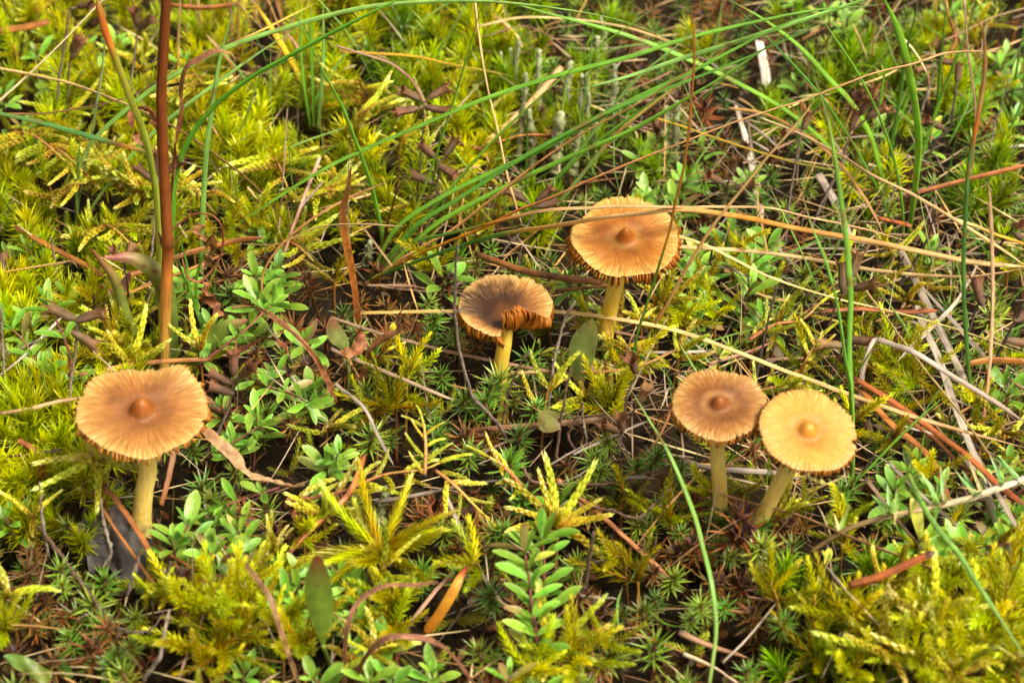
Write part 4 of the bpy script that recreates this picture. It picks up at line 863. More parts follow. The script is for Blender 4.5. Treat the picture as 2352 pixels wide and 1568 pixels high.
g_('', 'z', [(2085, 1085), (2119, 1159), (2156, 1216), (2200, 1269), (2240, 1333), (2274, 1384), (2324, 1461), (2370, 1530)], .075, BGREEN, label='blue-green blade slanting down to the bottom right corner', h=(1.0, 1.6, 1.8))
g_('', 'z', [(1628, 1580), (1644, 1461), (1642, 1394), (1632, 1327), (1615, 1259), (1592, 1175), (1540, 1048), (1489, 961), (1449, 894)], .06, BGREEN, label='thin pale blade curving up from the bottom edge past the touching pair', h=(.6, 1.6, 2.0, 1.8))
for i, (pts, w) in enumerate((([(1563, 1200), (1556, 1085), (1551, 987), (1539, 889), (1522, 815)], .032), ([(1608, 1150), (1645, 1098), (1679, 1048), (1733, 977)], .03), ([(1596, 1160), (1620, 1100), (1650, 1060), (1676, 1010)], .028), ([(1580, 1175), (1592, 1110), (1600, 1050), (1610, 1000)], .026), ([(1660, 1150), (1650, 1190), (1625, 1225), (1640, 1120)][::-1], .025), ([(1566, 1205), (1552, 1150), (1540, 1110)], .03))):
    g_('hair-thin green blade', 'up', pts, w, DGREEN, dy=-.2)
g_('', 'up', [(1447, 900), (1449, 874), (1463, 773), (1489, 689), (1517, 599), (1540, 521), (1552, 460), (1568, 398), (1580, 320), (1588, 235), (1595, 118), (1588, 13)], .048, B2G, label='very tall thin stem, green below and brown above, passing the golden cap', dy=-.3, taper=.9)
g_('', 'up', [(1467, 850), (1483, 790), (1506, 743), (1533, 696), (1568, 630), (1635, 524), (1702, 437), (1756, 370), (1817, 299), (1877, 225)], .055, ((0, lin(84, 130, 40)), (.12, lin(110, 130, 50)), (.18, lin(150, 96, 50)), (.3, lin(176, 130, 80)), (1, lin(206, 166, 106))), label='straight tan stem slanting right from the oval leaf to the upper right', mat='straw', dy=-.3, taper=.9)
for i, (pts, w, c) in enumerate((([(1212, 1560), (1420, 1440), (1418, 1390), (1430, 1345)][1:], .035, DGREEN), ([(1428, 1470), (1450, 1495), (1480, 1515), (1500, 1518)], .035, BGREEN), ([(1445, 1340), (1470, 1300), (1510, 1275)], .028, DGREEN), ([(1488, 1400), (1530, 1432), (1580, 1440)], .03, GREEN))):
    g_('curved thin green blade', 'z', pts, w, c, h=(.5, .8))
for i, (pts, w) in enumerate((([(468, 770), (445, 690), (425, 640), (400, 570)], .075), ([(470, 772), (440, 680), (428, 600), (408, 540)], .06), ([(462, 770), (450, 660), (462, 600), (480, 560)], .06))):
    g_('green blade of a small tuft', 'up', pts, w, GREEN)
# more blurred blades far back
for (x0, y0, x1, y1, bend, w) in ((715, 300, 690, -10, -10, .09), (722, 302, 712, -10, 0, .09), (730, 305, 742, -10, 6, .09), (1610, 190, 1660, -10, 10, .06), (1690, 200, 1560, -5, -30, .055), (2175, 340, 2260, 120, 10, .05), (2120, 520, 2200, 300, 14, .06), (2060, 545, 2020, 380, -8, .05),
        (2260, 560, 2210, 470, 0, .05), (2300, 420, 2352, 300, 0, .06), (2352, 330, 2300, 150, -20, .055), (1900, 330, 1790, 200, -10, .06), (2320, 250, 2352, 60, 0, .06), (2010, 330, 2040, 100, 0, .06), (1480, 420, 1560, 250, 0, .05), (60, 540, -10, 430, 0, .06), (300, 650, 330, 560, 0, .06)):
    g_('slim green blade', 'up', [(x0, y0), ((x0+x1)/2+bend, (y0+y1)/2), (x1, y1)], w, random.choice((GREEN, BGREEN, DGREEN)), dy=-.2)
g_('', 'up', [(705, 215), (680, 160), (650, 110), (620, 60), (580, 0)], .11, YEL, label='flat yellow blade near the top, left of the tall mosses', dy=-.2)
g_('', 'z', [(537, 97), (600, 70), (660, 40), (730, 5)], .08, ((0, lin(170, 130, 90)), (.3, lin(226, 180, 70)), (1, lin(160, 170, 60))), label='yellow-tipped blade pointing left across the yellow blade at the top', h=(3.4, 3.6))

# ------------------------------------------------------------------ dry straws
s_ = straw
s_('', 'z', [(-10, 156), (67, 171), (168, 195), (269, 232), (366, 275), (437, 316), (504, 363), (571, 416), (638, 487), (662, 522)], .055, ((0, lin(226, 190, 120)), (.4, lin(206, 170, 110)), (.6, lin(140, 104, 60)), (1, lin(110, 82, 50))), label='long tan straw slanting down across the upper left behind the brown stalk', h=(2.4, 2.2, 1.4, .7))
s_('', 'z', [(-10, 240), (100, 138), (218, 20), (245, -8)], .06, CREAM, label='cream straw slanting up across the top left corner', h=(2.0, 3.0))
s_('', 'z', [(-10, 261), (100, 259), (202, 245), (296, 222), (363, 185), (403, 151), (420, 118)], .05, DSTRAW, label='dark brown straw curving up across the upper left', h=(2.0, 2.6, 3.0))
s_('', 'up', [(840, 655), (930, 590), (1039, 527), (1120, 463), (1221, 386), (1305, 326), (1389, 279), (1473, 232), (1540, 191), (1600, 150), (1669, 106)], .06, BSTRAW, label='brown straw running along the long tussock blades to the upper right', dy=-.9)
s_('', 'z', [(846, 645), (960, 585), (1100, 527), (1187, 487), (1271, 450), (1355, 413), (1456, 370), (1568, 327), (1702, 275), (1837, 232), (1904, 205), (2005, 171), (2089, 146), (2173, 124), (2257, 116), (2362, 126)], .068, ((0, lin(110, 130, 40)), (.08, lin(206, 140, 30)), (.24, lin(206, 130, 30)), (.34, lin(176, 120, 70)), (.6, lin(190, 150, 96)), (1, lin(180, 140, 90))), label='very long straw, orange at its foot, arching from the tussock to the right edge', h=(.2, 1.8, 3.0, 3.8, 4.0, 3.6))
s_('', 'z', [(1746, 270), (1837, 309), (1930, 356), (2005, 403), (2105, 453), (2207, 514), (2290, 565), (2362, 614)], .055, ((0, lin(226, 200, 160)), (.3, lin(170, 130, 96)), (1, lin(206, 166, 110))), label='tan straw slanting down right, in front of the right tussock', h=(2.4, 2.2, 1.8))
s_('', 'z', [(1675, 249), (1740, 256), (1803, 282), (1887, 336), (1954, 410), (2005, 487), (2030, 540)], .055, BSTRAW, label='brown straw curving down left of the right tussock', h=(1.8, 1.6, .6))
s_('', 'z', [(1500, 270), (1568, 292), (1702, 336), (1837, 376), (1971, 400)], .06, ((0, lin(216, 170, 60)), (.5, lin(206, 160, 60)), (1, lin(130, 150, 60))), label='yellow straw lying low behind the golden cap', h=(1.0, .9))
s_('', 'z', [(828, 719), (952, 716), (1053, 714), (1160, 712), (1271, 714), (1422, 733), (1568, 764), (1702, 811), (1820, 857), (1954, 904), (2038, 937), (2139, 971), (2240, 998), (2362, 1030)], .062, ((0, lin(150, 120, 60)), (.3, lin(196, 160, 100)), (1, lin(190, 150, 104))), label='longest straw, passing behind the curled cap and down to the right edge', h=(.7, .85, .95, 1.0, 1.0, .9))
s_('', 'z', [(1520, 530), (1568, 544), (1635, 571), (1770, 635), (1904, 682), (2005, 706), (2105, 729), (2223, 766), (2362, 816)], .055, STRAW, label='tan straw running down right just above the longest one', h=(1.0, 1.2, 1.1, 1.0))
s_('', 'z', [(1520, 566), (1568, 568), (1702, 575), (1837, 592), (1971, 615), (2105, 632), (2240, 634), (2362, 615)], .065, STRAW, label='straw curving gently up to the right edge at mid height', h=(1.0, 1.0, 1.1))
s_('', 'z', [(1602, 1118), (1702, 1148), (1837, 1185), (1938, 1229), (2072, 1276), (2173, 1320), (2274, 1357), (2345, 1400)], .062, ((0, lin(206, 160, 106)), (.4, lin(176, 126, 86)), (1, lin(170, 126, 90))), label='brown straw lying across the stems of the touching pair', h=(.75, .8, .8))
s_('', 'up', [(2253, 1010), (2270, 890), (2277, 790), (2280, 655), (2277, 521), (2270, 413)], .06, ((0, lin(176, 110, 76)), (.4, lin(206, 170, 126)), (1, lin(176, 140, 100))), label='upright straw near the right edge beside the orange-banded blade', dy=-.2)
s_('', 'z', [(5, 626), (70, 615), (134, 605), (165, 602), (180, 618)], .05, ((0, lin(226, 180, 50)), (.6, lin(196, 160, 110)), (1, lin(150, 120, 90))), label='yellow and tan straw at the left edge in front of the green mosses', h=(1.0, 1.2))
s_('', 'z', [(760, 728), (784, 736), (885, 769), (1019, 806), (1120, 826), (1254, 850), (1340, 856)], .055, PINK, label='pinkish straw lying behind the stem of the curled mushroom', h=(.7, .7))
s_('', 'z', [(760, 800), (784, 813), (885, 853), (1019, 907), (1045, 918)], .055, ((0, lin(176, 140, 120)), (1, lin(190, 160, 130))), label='pinkish straw slanting down in front of the curled mushroom', h=(.9, .8))
s_('', 'z', [(1065, 990), (1221, 978), (1321, 968), (1456, 956)], .12, ((0, lin(170, 120, 76)), (.5, lin(176, 140, 96)), (1, lin(166, 140, 110))), label='thick flat straw lying below the curled mushroom', h=(.35, .45), flat=.35)
s_('', 'z', [(770, 880), (784, 890), (834, 934), (868, 998), (895, 1050), (905, 1070)], .055, GREYS, label='greyish bent straw left below the curled mushroom', h=(.9, .8, .5))
s_('', 'z', [(1020, 1120), (1033, 1152), (1070, 1243), (1113, 1327), (1164, 1397)], .07, GREYS, label='grey straw slanting down beside the yellow star moss', h=(.6, .7, .4))
s_('', 'z', [(861, 1154), (986, 1132), (1080, 1112), (1153, 1101)], .06, GREYS, label='grey straw lying under the pale feather moss frond', h=(.45, .5))
s_('', 'z', [(1280, 1100), (1318, 1131), (1372, 1175), (1439, 1236), (1540, 1327)], .075, ((0, lin(190, 130, 80)), (1, lin(160, 110, 70))), label='orange-tan straw slanting down between the sprigs and the touching pair', h=(.35, .4))
s_('', 'z', [(1978, 930), (1981, 857), (1998, 800), (2012, 779), (2050, 790), (2105, 813), (2190, 864), (2274, 918), (2362, 975)], .08, GREYS, label='bent grey straw forming an angle behind the pale leaning cap', h=(.4, 1.3, 1.5, 1.2, .9), flat=.35)
s_('', 'z', [(2100, 690), (2119, 739), (2156, 823), (2190, 924), (2240, 1048), (2290, 1128), (2362, 1260)], .17, GREYS, label='broadest grey straw, flat and striped, slanting down at the right', h=(.7, .8, .8), flat=.22, sides=10)
for (pts, w, c, h, lab) in (
    ([(1940, 540), (1975, 640), (2030, 720), (2110, 830), (2190, 930), (2300, 1080)], .05, STRAW, (1.2, 1.2, 1.0), 'tan straw crossing over the broadest grey straw'),
    ([(2060, 560), (2105, 650), (2160, 760), (2230, 900)], .12, GREYS, (.6, .7), 'grey flat straw left of the broadest grey straw, upper part'),
    ([(2100, 640), (2190, 740), (2270, 830)], .10, GREYS, (.5, .6), 'grey straw lying close right of the broadest one'),
    ([(2250, 600), (2200, 690), (2130, 760), (2060, 830)], .08, GREYS, (.9, .8), 'grey straw slanting down left across the broadest grey straw'),
    ([(2210, 1040), (2260, 1120), (2300, 1230), (2350, 1340)], .11, GREYS, (.5, .6), 'grey weathered straw at the right edge below the bent one'),
    ([(1570, 1060), (1640, 1075), (1760, 1085), (1840, 1100)], .09, GREYS, (.35, .4), 'grey straw lying behind the stems of the touching pair'),
    ([(1990, 1100), (2060, 1190), (2120, 1260), (2190, 1320)], .06, PINK, (.6, .5), 'pinkish straw below the bright green slanting blade'),
    ([(2040, 1060), (2120, 1140), (2190, 1200), (2290, 1290)], .055, GREYS, (.6, .6), 'thin grey straw under the blue-green slanting blade'),
    ([(1690, 240), (1715, 330), (1735, 420), (1750, 520)], .16, GREYS, (.3, .3), 'pale flat straw standing blurred in the dark gap at upper right'),
    ([(1744, 95), (1755, 160), (1760, 200)], .18, ((0, lin(206, 190, 176)), (1, lin(190, 176, 160))), (.6, .4), 'wide pale flat straw blurred near the top right'),
    ([(1880, 400), (1920, 470), (1955, 560)], .14, GREYS, (.5, .4), 'wide grey straw behind the tall blade of the leaning cap'),
    ([(660, 250), (655, 340), (650, 430), (640, 540)], .05, PINK, (1.6, .6), 'thin pinkish straw upright right of the brown stalk, left one'),
    ([(735, 360), (700, 450), (660, 560), (635, 640)], .06, PINK, (1.6, .5), 'pinkish straw slanting left beside the thin upright one'),
    ([(740, 420), (690, 480), (660, 560), (628, 660)], .055, GREYS, (1.4, .4), 'greyish straw fanning from the soil right of the brown stalk'),
    ([(1090, -5), (1100, 70), (1118, 190), (1140, 290), (1165, 400), (1200, 520)], .075, STRAW, (4.0, 2.6, .9), 'upright tan straw left of the lichens, from the top edge'),
    ([(770, 105), (840, 125), (900, 150), (950, 190), (975, 240)], .045, PINK, (2.0, 1.6), 'thin pinkish straw arching above the left seed stalk'),
    ([(1290, 155), (1240, 215), (1180, 275), (1106, 338)], .12, ((0, lin(196, 140, 96)), (1, lin(216, 166, 120))), (.8, .5), 'tan wood splinter left of the lichens'),
    ([(1100, 60), (1200, 40), (1330, 45), (1450, 66), (1580, 110)], .05, STRAW, (2.0, 1.8), 'tan straw arching behind the top of the lichens'),
    ([(1110, 85), (1200, 62), (1260, 80), (1300, 110)], .05, PINK, (1.6, 1.4), 'pale hooked straw above the lichens'),
    ([(780, 118), (860, 122), (950, 130), (1040, 150), (1180, 175)], .05, ((0, lin(176, 130, 60)), (.5, lin(206, 160, 40)), (1, lin(170, 170, 60))), (1.4, 1.2), 'orange-yellow straw lying across the tall mosses at the top'),
    ([(1540, 600), (1490, 690), (1440, 800)], .04, STRAW, (1.6, .6), 'thin straw between the oval leaf and the tall thin stem'),
    ([(1390, 900), (1340, 800), (1310, 700)], .05, PINK, (.5, .7), 'pinkish straw behind the upright oval leaf'),
    ([(0, 950), (60, 940), (130, 925), (185, 912)], .06, STRAW, (.9, 1.0), 'tan straw entering left of the widest cap'),
    ([(0, 860), (40, 830), (100, 770), (150, 720)], .045, GREYS, (.8, .9), 'grey straw behind the left thyme stems'),
    ([(10, 820), (90, 780), (180, 745), (260, 720)], .045, GREYS, (.7, .8), 'long grey straw lying among the left thyme'),
    ([(0, 1048), (60, 1043), (120, 1035), (150, 1030)], .055, BTWIG, (.7, .7), 'brown straw at the left edge beside the widest mushroom'),
    ([(560, 560), (640, 560), (720, 525), (800, 515), (930, 520)], .045, ((0, lin(150, 110, 60)), (1, lin(206, 170, 120))), (1.8, 2.2, 2.2), 'bent tan straw left of the tussock with its tip to the right'),
    ([(600, 680), (605, 620), (650, 560), (720, 500), (800, 455), (895, 415)], .05, BSTRAW, (.4, 1.8, 2.4), 'brown arching straw left of the tussock rising to the right'),
    ([(2352, 560), (2290, 540), (2230, 515), (2180, 500)], .05, OSTRAW, (1.4, 1.5), 'orange straw at the right edge above mid height'),
    ([(2060, 75), (2100, 120), (2130, 170)], .07, CREAM, (2.4, 2.0), 'cream bent straw near the top right corner'),
    ([(2215, -5), (2225, 120), (2240, 260), (2230, 420)], .06, PINK, (4.2, 2.6, 1.2), 'pinkish upright straw at the top right'),
    ([(2352, 20), (2280, 40), (2200, 80), (2150, 100)], .055, PINK, (1.8, 1.6), 'pinkish straw lying in the top right corner'),
    ([(1560, 1450), (1620, 1480), (1720, 1510), (1800, 1500)][:3], .09, ((0, lin(150, 120, 90)), (1, lin(170, 130, 90))), (.3, .3), 'brown flat straw near the bottom, right of centre'),
    ([(1720, 1370), (1780, 1380), (1840, 1330), (1850, 1310)][:2], .05, PINK, (.4, .4), 'short pinkish straw bit at the lower right'),
    ([(1660, 1520), (1720, 1460), (1790, 1375)], .045, GREYS, (.4, .5), 'thin grey stem slanting up at the lower right'),
    ([(1570, 1500), (1640, 1530), (1700, 1570)], .07, ((0, lin(206, 180, 150)), (1, lin(190, 160, 130))), (.5, .5), 'pale straw at the bottom edge right of centre'),
    ([(2260, 1340), (2310, 1338), (2360, 1336)], .10, ((0, lin(190, 130, 76)), (1, lin(170, 110, 60))), (.6, .6), 'thick tan straw stub at the right edge above the yellow mosses'),
    ([(370, 1160), (385, 1110), (395, 1060), (400, 1030)], .09, ((0, lin(160, 100, 50)), (1, lin(150, 116, 84))), (.3, .9), 'brown straw standing just right of the widest mushroom stem'),
    ([(1170, 1560), (1210, 1520), (1235, 1500)], .075, GREYS, (.4, .4), 'short grey straw at the bottom edge under the thyme column'),
    ([(410, 1560), (430, 1500), (455, 1450), (470, 1400)], .04, PINK, (.4, .8), 'thin pinkish stem in the foreground moss'),
    ([(1480, 1050), (1520, 990), (1560, 900), (1600, 840)], .05, BSTRAW, (.4, .9), 'brown straw slanting up behind the upright brown cap'),
    ([(1260, 860), (1330, 855), (1400, 855), (1470, 840), (1560, 800)], .045, BSTRAW, (.6, .8, .9), 'thin brown straw running up right under the oval leaf'),
):
    s_('', 'z', pts, w, c, h=h, label=lab, flat=.4 if w > .09 else .5)
for i in range(150):                              # short bits of litter straw that can be told apart
    x, y = (U(1400, 2352), U(40, 1000)) if i > 60 else (U(500, 2352), U(60, 1500)); a = U(-.6, .9) if x > 1200 else U(-1.2, 1.2); L = U(60, 200)*(.6+y/2500)
    s_('short dry straw bit', 'z', [(x, y), (x+L*.5*math.cos(a)+U(-12, 12), y+L*.5*math.sin(a)), (x+L*math.cos(a), y+L*math.sin(a))], U(.03, .055), random.choice((STRAW, GREYS, GREYS, PINK, BSTRAW)), h=(U(.25, .6), U(.3, .7)))

# ------------------------------------------------------------------ pine needles
n_ = needle
n_('', [(34, 521), (118, 568), (202, 612), (238, 636)], (.8, .9), .10, label='orange needle slanting down at the left behind the sorrel')
n_('', [(225, 662), (336, 618), (420, 585), (537, 554), (605, 546)], (.7, .9), .095, label='orange needle lying behind the thick stalk, upper of two')
n_('', [(245, 690), (340, 655), (430, 620), (520, 580)], (.7, .8), .08, label='orange needle lying behind the thick stalk, lower of two')
n_('', [(181, 862), (269, 843), (370, 830), (487, 824)], (.7, .7), .07, label='orange needle just above the rim of the widest cap')
n_('', [(213, 1128), (255, 1202), (302, 1269), (353, 1340), (447, 1437)], (.9, .7, .5), .095, NRED, label='orange needle crossing the grey dead leaf, outer of the pair')
n_('', [(238, 1112), (279, 1165), (323, 1229), (363, 1303), (410, 1378), (440, 1425)], (1.0, .8, .6), .085, NRED, label='orange needle crossing the grey dead leaf, inner of the pair')
n_('', [(349, 1249), (403, 1283), (504, 1340), (600, 1400)], (.5, .5), .09, NRED, label='orange needle running right from the dead leaf, upper of two')
n_('', [(392, 1290), (450, 1330), (520, 1372), (590, 1410)], (.45, .5), .075, NRED, label='orange needle running right from the dead leaf, lower of two')
n_('', [(656, 1278), (690, 1240), (735, 1195), (800, 1135), (840, 1040)], (.5, .8, 1.0), .09, label='orange needle with a dark sheath beside the yellow star moss, longer of the pair')
n_('', [(664, 1270), (705, 1222), (735, 1180)], (.55, .85), .06, label='short orange needle lying against the sheathed one')
n_('', [(1092, 583), (1204, 622), (1288, 637), (1395, 651)], (.9, .9), .11, NRED, label='thick red-brown needle between the curled and golden caps')
n_('', [(1275, 668), (1330, 662), (1400, 655)], (.7, .7), .08, NRED, label='red-brown needle just under the thick one by the golden cap stem')
n_('', [(1961, 867), (2072, 937), (2173, 1011), (2223, 1048), (2290, 1110), (2360, 1165)], (1.0, .9, .8), .11, label='long orange needle running from behind the leaning cap to the right edge')
n_('', [(1975, 890), (2038, 964), (2100, 1015), (2139, 1055), (2165, 1110), (2180, 1160)], (.9, .7, .6), .10, label='orange needle curving down below the long orange one')
n_('', [(2018, 905), (2080, 960), (2150, 1010), (2200, 1060), (2260, 1100)], (.6, .6), .09, NRED, label='red-brown needle between the two long orange needles')
n_('', [(2222, 836), (2274, 827), (2360, 831)], (1.0, 1.0), .115, label='orange needle at the right edge above the bent grey straw')
n_('', [(1880, 716), (1971, 709), (2072, 716), (2156, 712)], (.8, .85), .095, NRED, label='red-brown needle lying behind the seed stalk by the tall blades')
n_('', [(1951, 1343), (2021, 1323), (2105, 1286), (2149, 1266)], (1.1, 1.4, 1.7), .12, ((0, lin(140, 90, 48)), (.4, lin(176, 108, 50)), (.6, lin(150, 88, 42)), (.85, lin(170, 100, 44)), (.92, lin(84, 60, 46)), (1, lin(100, 70, 54))), label='thick orange needle stub with a dark sheath end at the lower right')
n_('', [(1945, 1352), (1985, 1342), (2020, 1330)], (.7, .8), .07, label='short orange needle under the thick sheathed stub')
n_('', [(2105, 443), (2207, 416), (2360, 378)], (1.2, 1.5), .10, ((0, lin(170, 96, 60)), (1, lin(206, 116, 70))), label='orange-pink needle at the right edge in the upper half')
n_('', [(-10, 72), (50, 64), (115, 50)], (1.2, 1.2), .14, label='thick orange needle in the top left corner')
n_('', [(390, 12), (470, 18), (550, 8)], (1.4, 1.4), .13, label='orange needle at the top edge right of the stalk')
n_('', [(1010, 318), (1060, 332), (1110, 345)], (.7, .7), .09, NRED, label='red-brown needle behind the second seed stalk')
n_('', [(1140, 328), (1200, 312), (1270, 312)], (.6, .7), .09, label='orange needle in front of the lichens')
n_('', [(1838, 236), (1870, 280), (1905, 320)], (.6, .5), .10, label='orange needle in the dark gap left of the right tussock')
n_('', [(1820, 250), (1860, 300), (1890, 330)], (.5, .4), .09, label='second orange needle in the dark gap left of the right tussock')
n_('', [(2015, 500), (2060, 510), (2095, 520)], (.6, .6), .08, label='short orange needle at the foot of the right tussock')
n_('', [(40, 1010), (62, 1022), (90, 1040)][::-1], (.6, .7), .08, NRED, label='short red-brown needle stub left of the widest cap, slanting')
n_('', [(90, 1100), (92, 1070), (104, 1050)], (.5, .9), .08, label='short upright orange needle stub left of the widest mushroom stem')
n_('', [(104, 1102), (103, 1075), (101, 1054)], (.5, .9), .07, NRED, label='second upright orange needle stub left of the widest mushroom stem')
n_('', [(1300, 1125), (1345, 1160), (1400, 1195)], (.3, .3), .07, label='orange needle under the twig right of the thyme column')
n_('', [(2180, 40), (2195, 90), (2175, 130)], (1.0, .8), .10, label='orange needle in the far grass at the top right')
n_('', [(730, 480), (700, 500), (660, 520)], (.7, .7), .08, NRED, label='red-brown needle lying among mosses left of the tussock')

# ------------------------------------------------------------------ twigs and dried seed stalks
t_ = twig
SH = 'dried thyme seed stalk '
t_('', 'up', [(952, 545), (955, 511), (965, 377), (972, 290), (970, 235)], .04, BTWIG, heads=((944, 216), (1003, 213), (938, 254), (1000, 250)), label=SH+'in front of the tall mosses, upper of two', hs=1.15)
t_('', 'up', [(965, 570), (972, 545), (999, 461), (1006, 400), (1010, 370)], .05, BTWIG, heads=((983, 350), (1035, 342), (1024, 388), (972, 414)), label=SH+'just left of the steep grass blades, lower of two', hs=1.15)
t_('', 'up', [(1150, 590), (1170, 560), (1217, 508), (1225, 470)], .04, TWIG, heads=((1188, 447), (1245, 450), (1252, 472)), label=SH+'left of the golden cap, three grey heads', hs=1.05)
t_('', 'up', [(1640, 540), (1645, 500), (1668, 455), (1672, 425)], .05, BTWIG, heads=((1684, 385), (1643, 410), (1708, 430)), label=SH+'above right of the golden cap', hs=1.1)
t_('', 'up', [(1802, 580), (1807, 527), (1817, 437), (1837, 316), (1840, 305)], .045, TWIG, heads=((1853, 280), (1822, 303)), label=SH+'under the crossing straws at upper right', hs=1.1)
t_('', 'up', [(1862, 530), (1887, 470), (1934, 370), (1954, 302)], .05, TWIG, heads=((1961, 279), (1986, 246), (2010, 258)), label=SH+'left of the right tussock, bristly heads', hs=1.05)
t_('', 'up', [(2105, 290), (2129, 218), (2155, 140)], .05, TWIG, heads=((2160, 118), (2125, 157), (2170, 140)), label=SH+'blurred, behind the right tussock at the top', hs=1.1)
t_('', 'up', [(2110, 400), (2140, 330), (2180, 296), (2196, 200)], .05, DTWIG, heads=((2203, 170),), label=SH+'with one dark head right of the tussock', hs=1.1)
t_('', 'up', [(2105, 410), (2115, 386), (2150, 330), (2178, 296)], .045, DTWIG, heads=((2150, 285),), label=SH+'with one hooked dark head beside the right tussock', hs=1.1)
t_('', 'up', [(1858, 880), (1864, 860), (1890, 783), (1917, 709), (1938, 672)], .05, BTWIG, heads=((1936, 640), (1965, 613), (1985, 657)), label=SH+'with three bristly heads above the leaning cap', hs=1.3)
t_('', 'up', [(1876, 925), (1884, 907), (1914, 847), (1944, 783)], .045, BTWIG, heads=((1915, 790), (1974, 780), (1980, 800)), label=SH+'below the three-headed one above the leaning cap', hs=1.2)
t_('', 'up', [(2180, 880), (2193, 860), (2223, 770), (2250, 690), (2275, 675)], .045, DTWIG, heads=((2248, 676),), label=SH+'with one head near the orange-banded blade', hs=1.2)
t_('', 'up', [(1960, 1020), (1968, 1008), (1995, 961), (2018, 905)], .06, DTWIG, heads=((1976, 930), (1996, 985), (2014, 1000), (2028, 985)), label=SH+'dark, touching the rim of the leaning cap', hs=1.25)
t_('', 'up', [(161, 1020), (158, 924), (171, 823), (178, 743), (180, 735)], .05, TWIG, heads=((146, 722), (200, 726), (190, 775)), label=SH+'left of the widest cap', hs=1.3)
t_('', 'up', [(465, 1060), (497, 1001), (524, 941), (537, 884), (540, 870)], .045, TWIG, heads=((534, 838), (566, 855), (513, 872), (511, 898)), label=SH+'right of the widest cap', hs=1.25)
t_('', 'up', [(306, 810), (300, 720), (289, 625), (286, 600)], .04, DTWIG, heads=((270, 588), (292, 590)), label=SH+'behind the widest cap left of the brown stalk')
t_('', 'up', [(340, 680), (350, 560), (358, 470), (362, 420)], .045, TWIG, heads=((338, 403), (365, 378), (394, 384)), label=SH+'against the left side of the brown stalk', hs=1.1)
t_('', 'up', [(1420, 1048), (1432, 974), (1442, 907), (1461, 868)], .045, TWIG, heads=((1456, 838),), label=SH+'with one head below the oval leaf', hs=1.3)
t_('', 'up', [(1398, 1060), (1420, 1010), (1430, 990)], .045, BTWIG, heads=((1405, 985), (1425, 975), (1470, 915)), label=SH+'short and bunched, below the oval leaf', hs=1.2)
t_('', 'up', [(150, 300), (155, 220), (160, 140)], .05, BTWIG, heads=((168, 105), (175, 118)), label=SH+'blurred near the top left corner', hs=1.2)
t_('', 'up', [(120, 330), (140, 150), (160, 20)], .05, TWIG, heads=((195, 12),), label=SH+'blurred and tall in the top left corner', hs=1.2)
t_('', 'up', [(290, 250), (308, 140), (316, 70)], .045, TWIG, heads=((330, 55), (312, 40)), label=SH+'blurred just left of the brown stalk at the top', hs=1.2)
t_('', 'up', [(0, 700), (2, 640), (5, 620)], .05, BTWIG, heads=((3, 610), (8, 678), (12, 625)), label=SH+'cut by the left edge', hs=1.3)
t_('', 'up', [(2240, 920), (2280, 840), (2330, 740), (2352, 700)], .06, DTWIG, heads=((2335, 785), (2345, 725)), label=SH+'at the right edge beside the grey straws', hs=1.2)
t_('', 'up', [(2265, 665), (2270, 620), (2300, 560), (2330, 520)], .06, DTWIG, heads=((2335, 520), (2345, 545)), label=SH+'at the right edge above the straws', hs=1.0)
t_('', 'up', [(129, 690), (128, 622), (118, 545)], .045, TWIG, label='bare grey twig standing near the left edge')
t_('', 'up', [(222, 815), (218, 740), (215, 672)], .045, DTWIG, label='bare dark twig behind the widest cap', sides=((.85, .6, 1, .12),))
t_('', 'up', [(14, 955), (8, 840), (3, 709)], .05, TWIG, label='bare grey twig along the left edge')
t_('', 'up', [(1172, 1040), (1150, 981), (1086, 907), (1059, 817), (1046, 736), (1044, 680), (1050, 560)], .055, TWIG, label='long grey twig bending past the left rim of the curled cap', dy=-.5, sides=((.68, -1, .8, .28), (.70, 1, .6, .2), (.82, .8, 1, .2), (.86, -.8, 1, .15)))
t_('', 'up', [(1152, 985), (1164, 917), (1187, 850), (1217, 806)], .04, BTWIG, label='thin brown twig right of the curled mushroom stem', sides=((.9, .4, 1, .14),))
t_('', 'up', [(1256, 960), (1271, 840), (1295, 739), (1321, 692)], .05, TWIG, label='grey twig with frayed top between the curled cap and the oval leaf', sides=((.8, 1, .8, .2), (.85, -.3, 1, .2), (.7, .9, .6, .16)))
t_('', 'up', [(1275, 1060), (1295, 924), (1311, 845)], .05, BTWIG, label='brown twig in front of the oval leaf', sides=((.85, -.8, 1, .1), (.8, .8, 1, .1)))
t_('', 'up', [(1322, 1035), (1305, 1000), (1322, 960), (1340, 925)], .045, BTWIG, label='kinked brown twig below the oval leaf')
t_('', 'up', [(1352, 1030), (1342, 980), (1338, 925)], .04, TWIG, label='short dark twig joining the kinked one below the oval leaf')
t_('', 'up', [(1180, 690), (1192, 600), (1200, 560), (1290, 660)][:3], .035, TWIG, label='thin upright twig behind the right rim of the curled cap')
t_('', 'z', [(1328, 1159), (1405, 1172), (1459, 1189), (1500, 1160), (1540, 1122)], .05, BTWIG, h=(.5, .7, .9), label='forked brown twig right of the thyme column', sides=((.75, 1, .1, .3), (.6, .5, -.3, .2), (.85, .9, .5, .2)))
t_('', 'z', [(1205, 1075), (1212, 1095), (1237, 1108), (1321, 1111), (1415, 1108), (1506, 1081), (1580, 1050)], .045, BTWIG, h=(.4, .5, .5), label='long thin brown twig curving above the thyme column')
t_('', 'z', [(1100, 1045), (1160, 1015), (1220, 990), (1265, 972)], .045, BTWIG, h=(.3, .5), label='brown twig slanting up to the flat fallen leaf')
